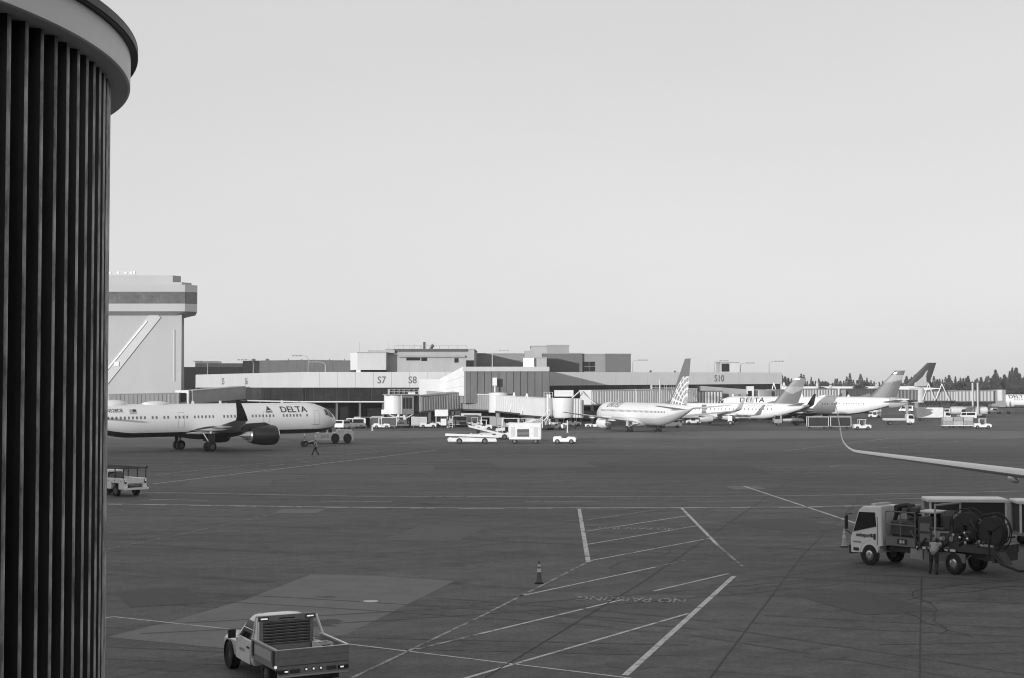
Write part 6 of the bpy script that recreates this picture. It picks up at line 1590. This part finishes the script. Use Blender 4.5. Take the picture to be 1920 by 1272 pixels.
for k in range(7):
    broad = k >= 5
    h = (17, 15, 19, 13, 16, 12, 10)[k]; w = (3.6, 3.0, 3.8, 3.3, 4.2, 4.5, 4.2)[k]
    cm_ = conifer(h, w, k*3 + 1, broad).mesh('crown', leafm[k % 3])
    tm = MB().tube((0, 0, 0), (0, 0, h*.9), .35, .05, 8).mesh('trunk', barkm)
    protos.append((cm_, tm, h))
random.seed(21)
def tree(x, y, k, sc_, label, group):
    t = thing('conifer_tree' if k < 5 else 'broadleaf_tree', label, 'tree', (x, y, 0), random.random()*6.28, group); t.scale = (sc_*random.uniform(.85, 1.15), sc_*random.uniform(.85, 1.15), sc_)
    for nm, me in (('crown', protos[k][0]), ('trunk', protos[k][1])):
        o = bpy.data.objects.new(nm, me); col.objects.link(o); o.parent = t
def skyline(px):                                    # height in px above the horizon of the tree tops along the photograph
    pts = ((1190, 33), (1290, 34), (1460, 22), (1500, 25), (1560, 17), (1600, 26), (1680, 12), (1700, 24), (1760, 22), (1800, 22), (1840, 20), (1880, 36), (1960, 30), (2100, 28))
    for (a, b), (c, d) in zip(pts[:-1], pts[1:]):
        if a <= px <= c: return b + (d - b)*(px - a)/(c - a)
    return 24
px = 1185.0
while px < 2100:
    Y = random.uniform(640, 720)
    if 1300 < px < 1455: px += 8; continue
    top = skyline(px)*random.uniform(.45, 1.10)
    zt = 8 + top*Y/F; k = random.choice((0, 1, 2, 3, 4, 4, 3, 2)) if px > 1300 else random.choice((0, 1, 2))
    tree(PX(px, Y), Y, k, zt/protos[k][2], 'dark conifer in the tree belt beyond the far jets' if k < 5 else 'rounded broadleaf tree in the tree belt beyond the far jets', 'trees beyond the far jets' if k < 5 else 'round trees beyond the far jets')
    px += random.uniform(3.2, 7.5) if px > 1300 else random.uniform(10, 24)
px = 1450.0
while px < 2100:
    Y = random.uniform(560, 630); top = skyline(px)*random.uniform(.05, .55); k = random.choice((3, 4, 4, 6, 3, 5))
    tree(PX(px, Y), Y, k, (8 + top*Y/F)/protos[k][2], 'dark conifer in the tree belt beyond the far jets' if k < 5 else 'rounded broadleaf tree in the tree belt beyond the far jets', 'trees beyond the far jets' if k < 5 else 'round trees beyond the far jets')
    px += random.uniform(8, 16)
for px, yt, Y, lb in ((1802, 717, 470, 'above the braced bridge'), (1540, 727, 480, 'behind the two tall bridge masts'), (1610, 722, 480, 'beside the banded dark-tipped tail'), (1860, 724, 470, 'behind the bridge lift columns'), (1905, 726, 470, 'over the roof of the distant jet')):
    tree(PX(px, Y), Y, 6, PZ(yt, Y)/10.0, 'low rounded tree ' + lb, 'low trees behind the jet bridges')

# ================================================================== AIR
hz = MB(); hz.box((120, 330, 22), (1500, 1100, 46.2)); ho = hz.build('haze', None); ho['kind'] = 'stuff'
hm = bpy.data.materials.new('thin_haze'); hm.use_nodes = True; ht_ = hm.node_tree; ht_.nodes.clear()
pv = ht_.nodes.new('ShaderNodeVolumePrincipled'); pv.inputs['Color'].default_value = (1, 1, 1, 1); pv.inputs['Density'].default_value = 0.00018; pv.inputs['Anisotropy'].default_value = 0.0
out = ht_.nodes.new('ShaderNodeOutputMaterial'); ht_.links.new(pv.outputs[0], out.inputs['Volume'])
ho.data.materials.clear(); ho.data.materials.append(hm)
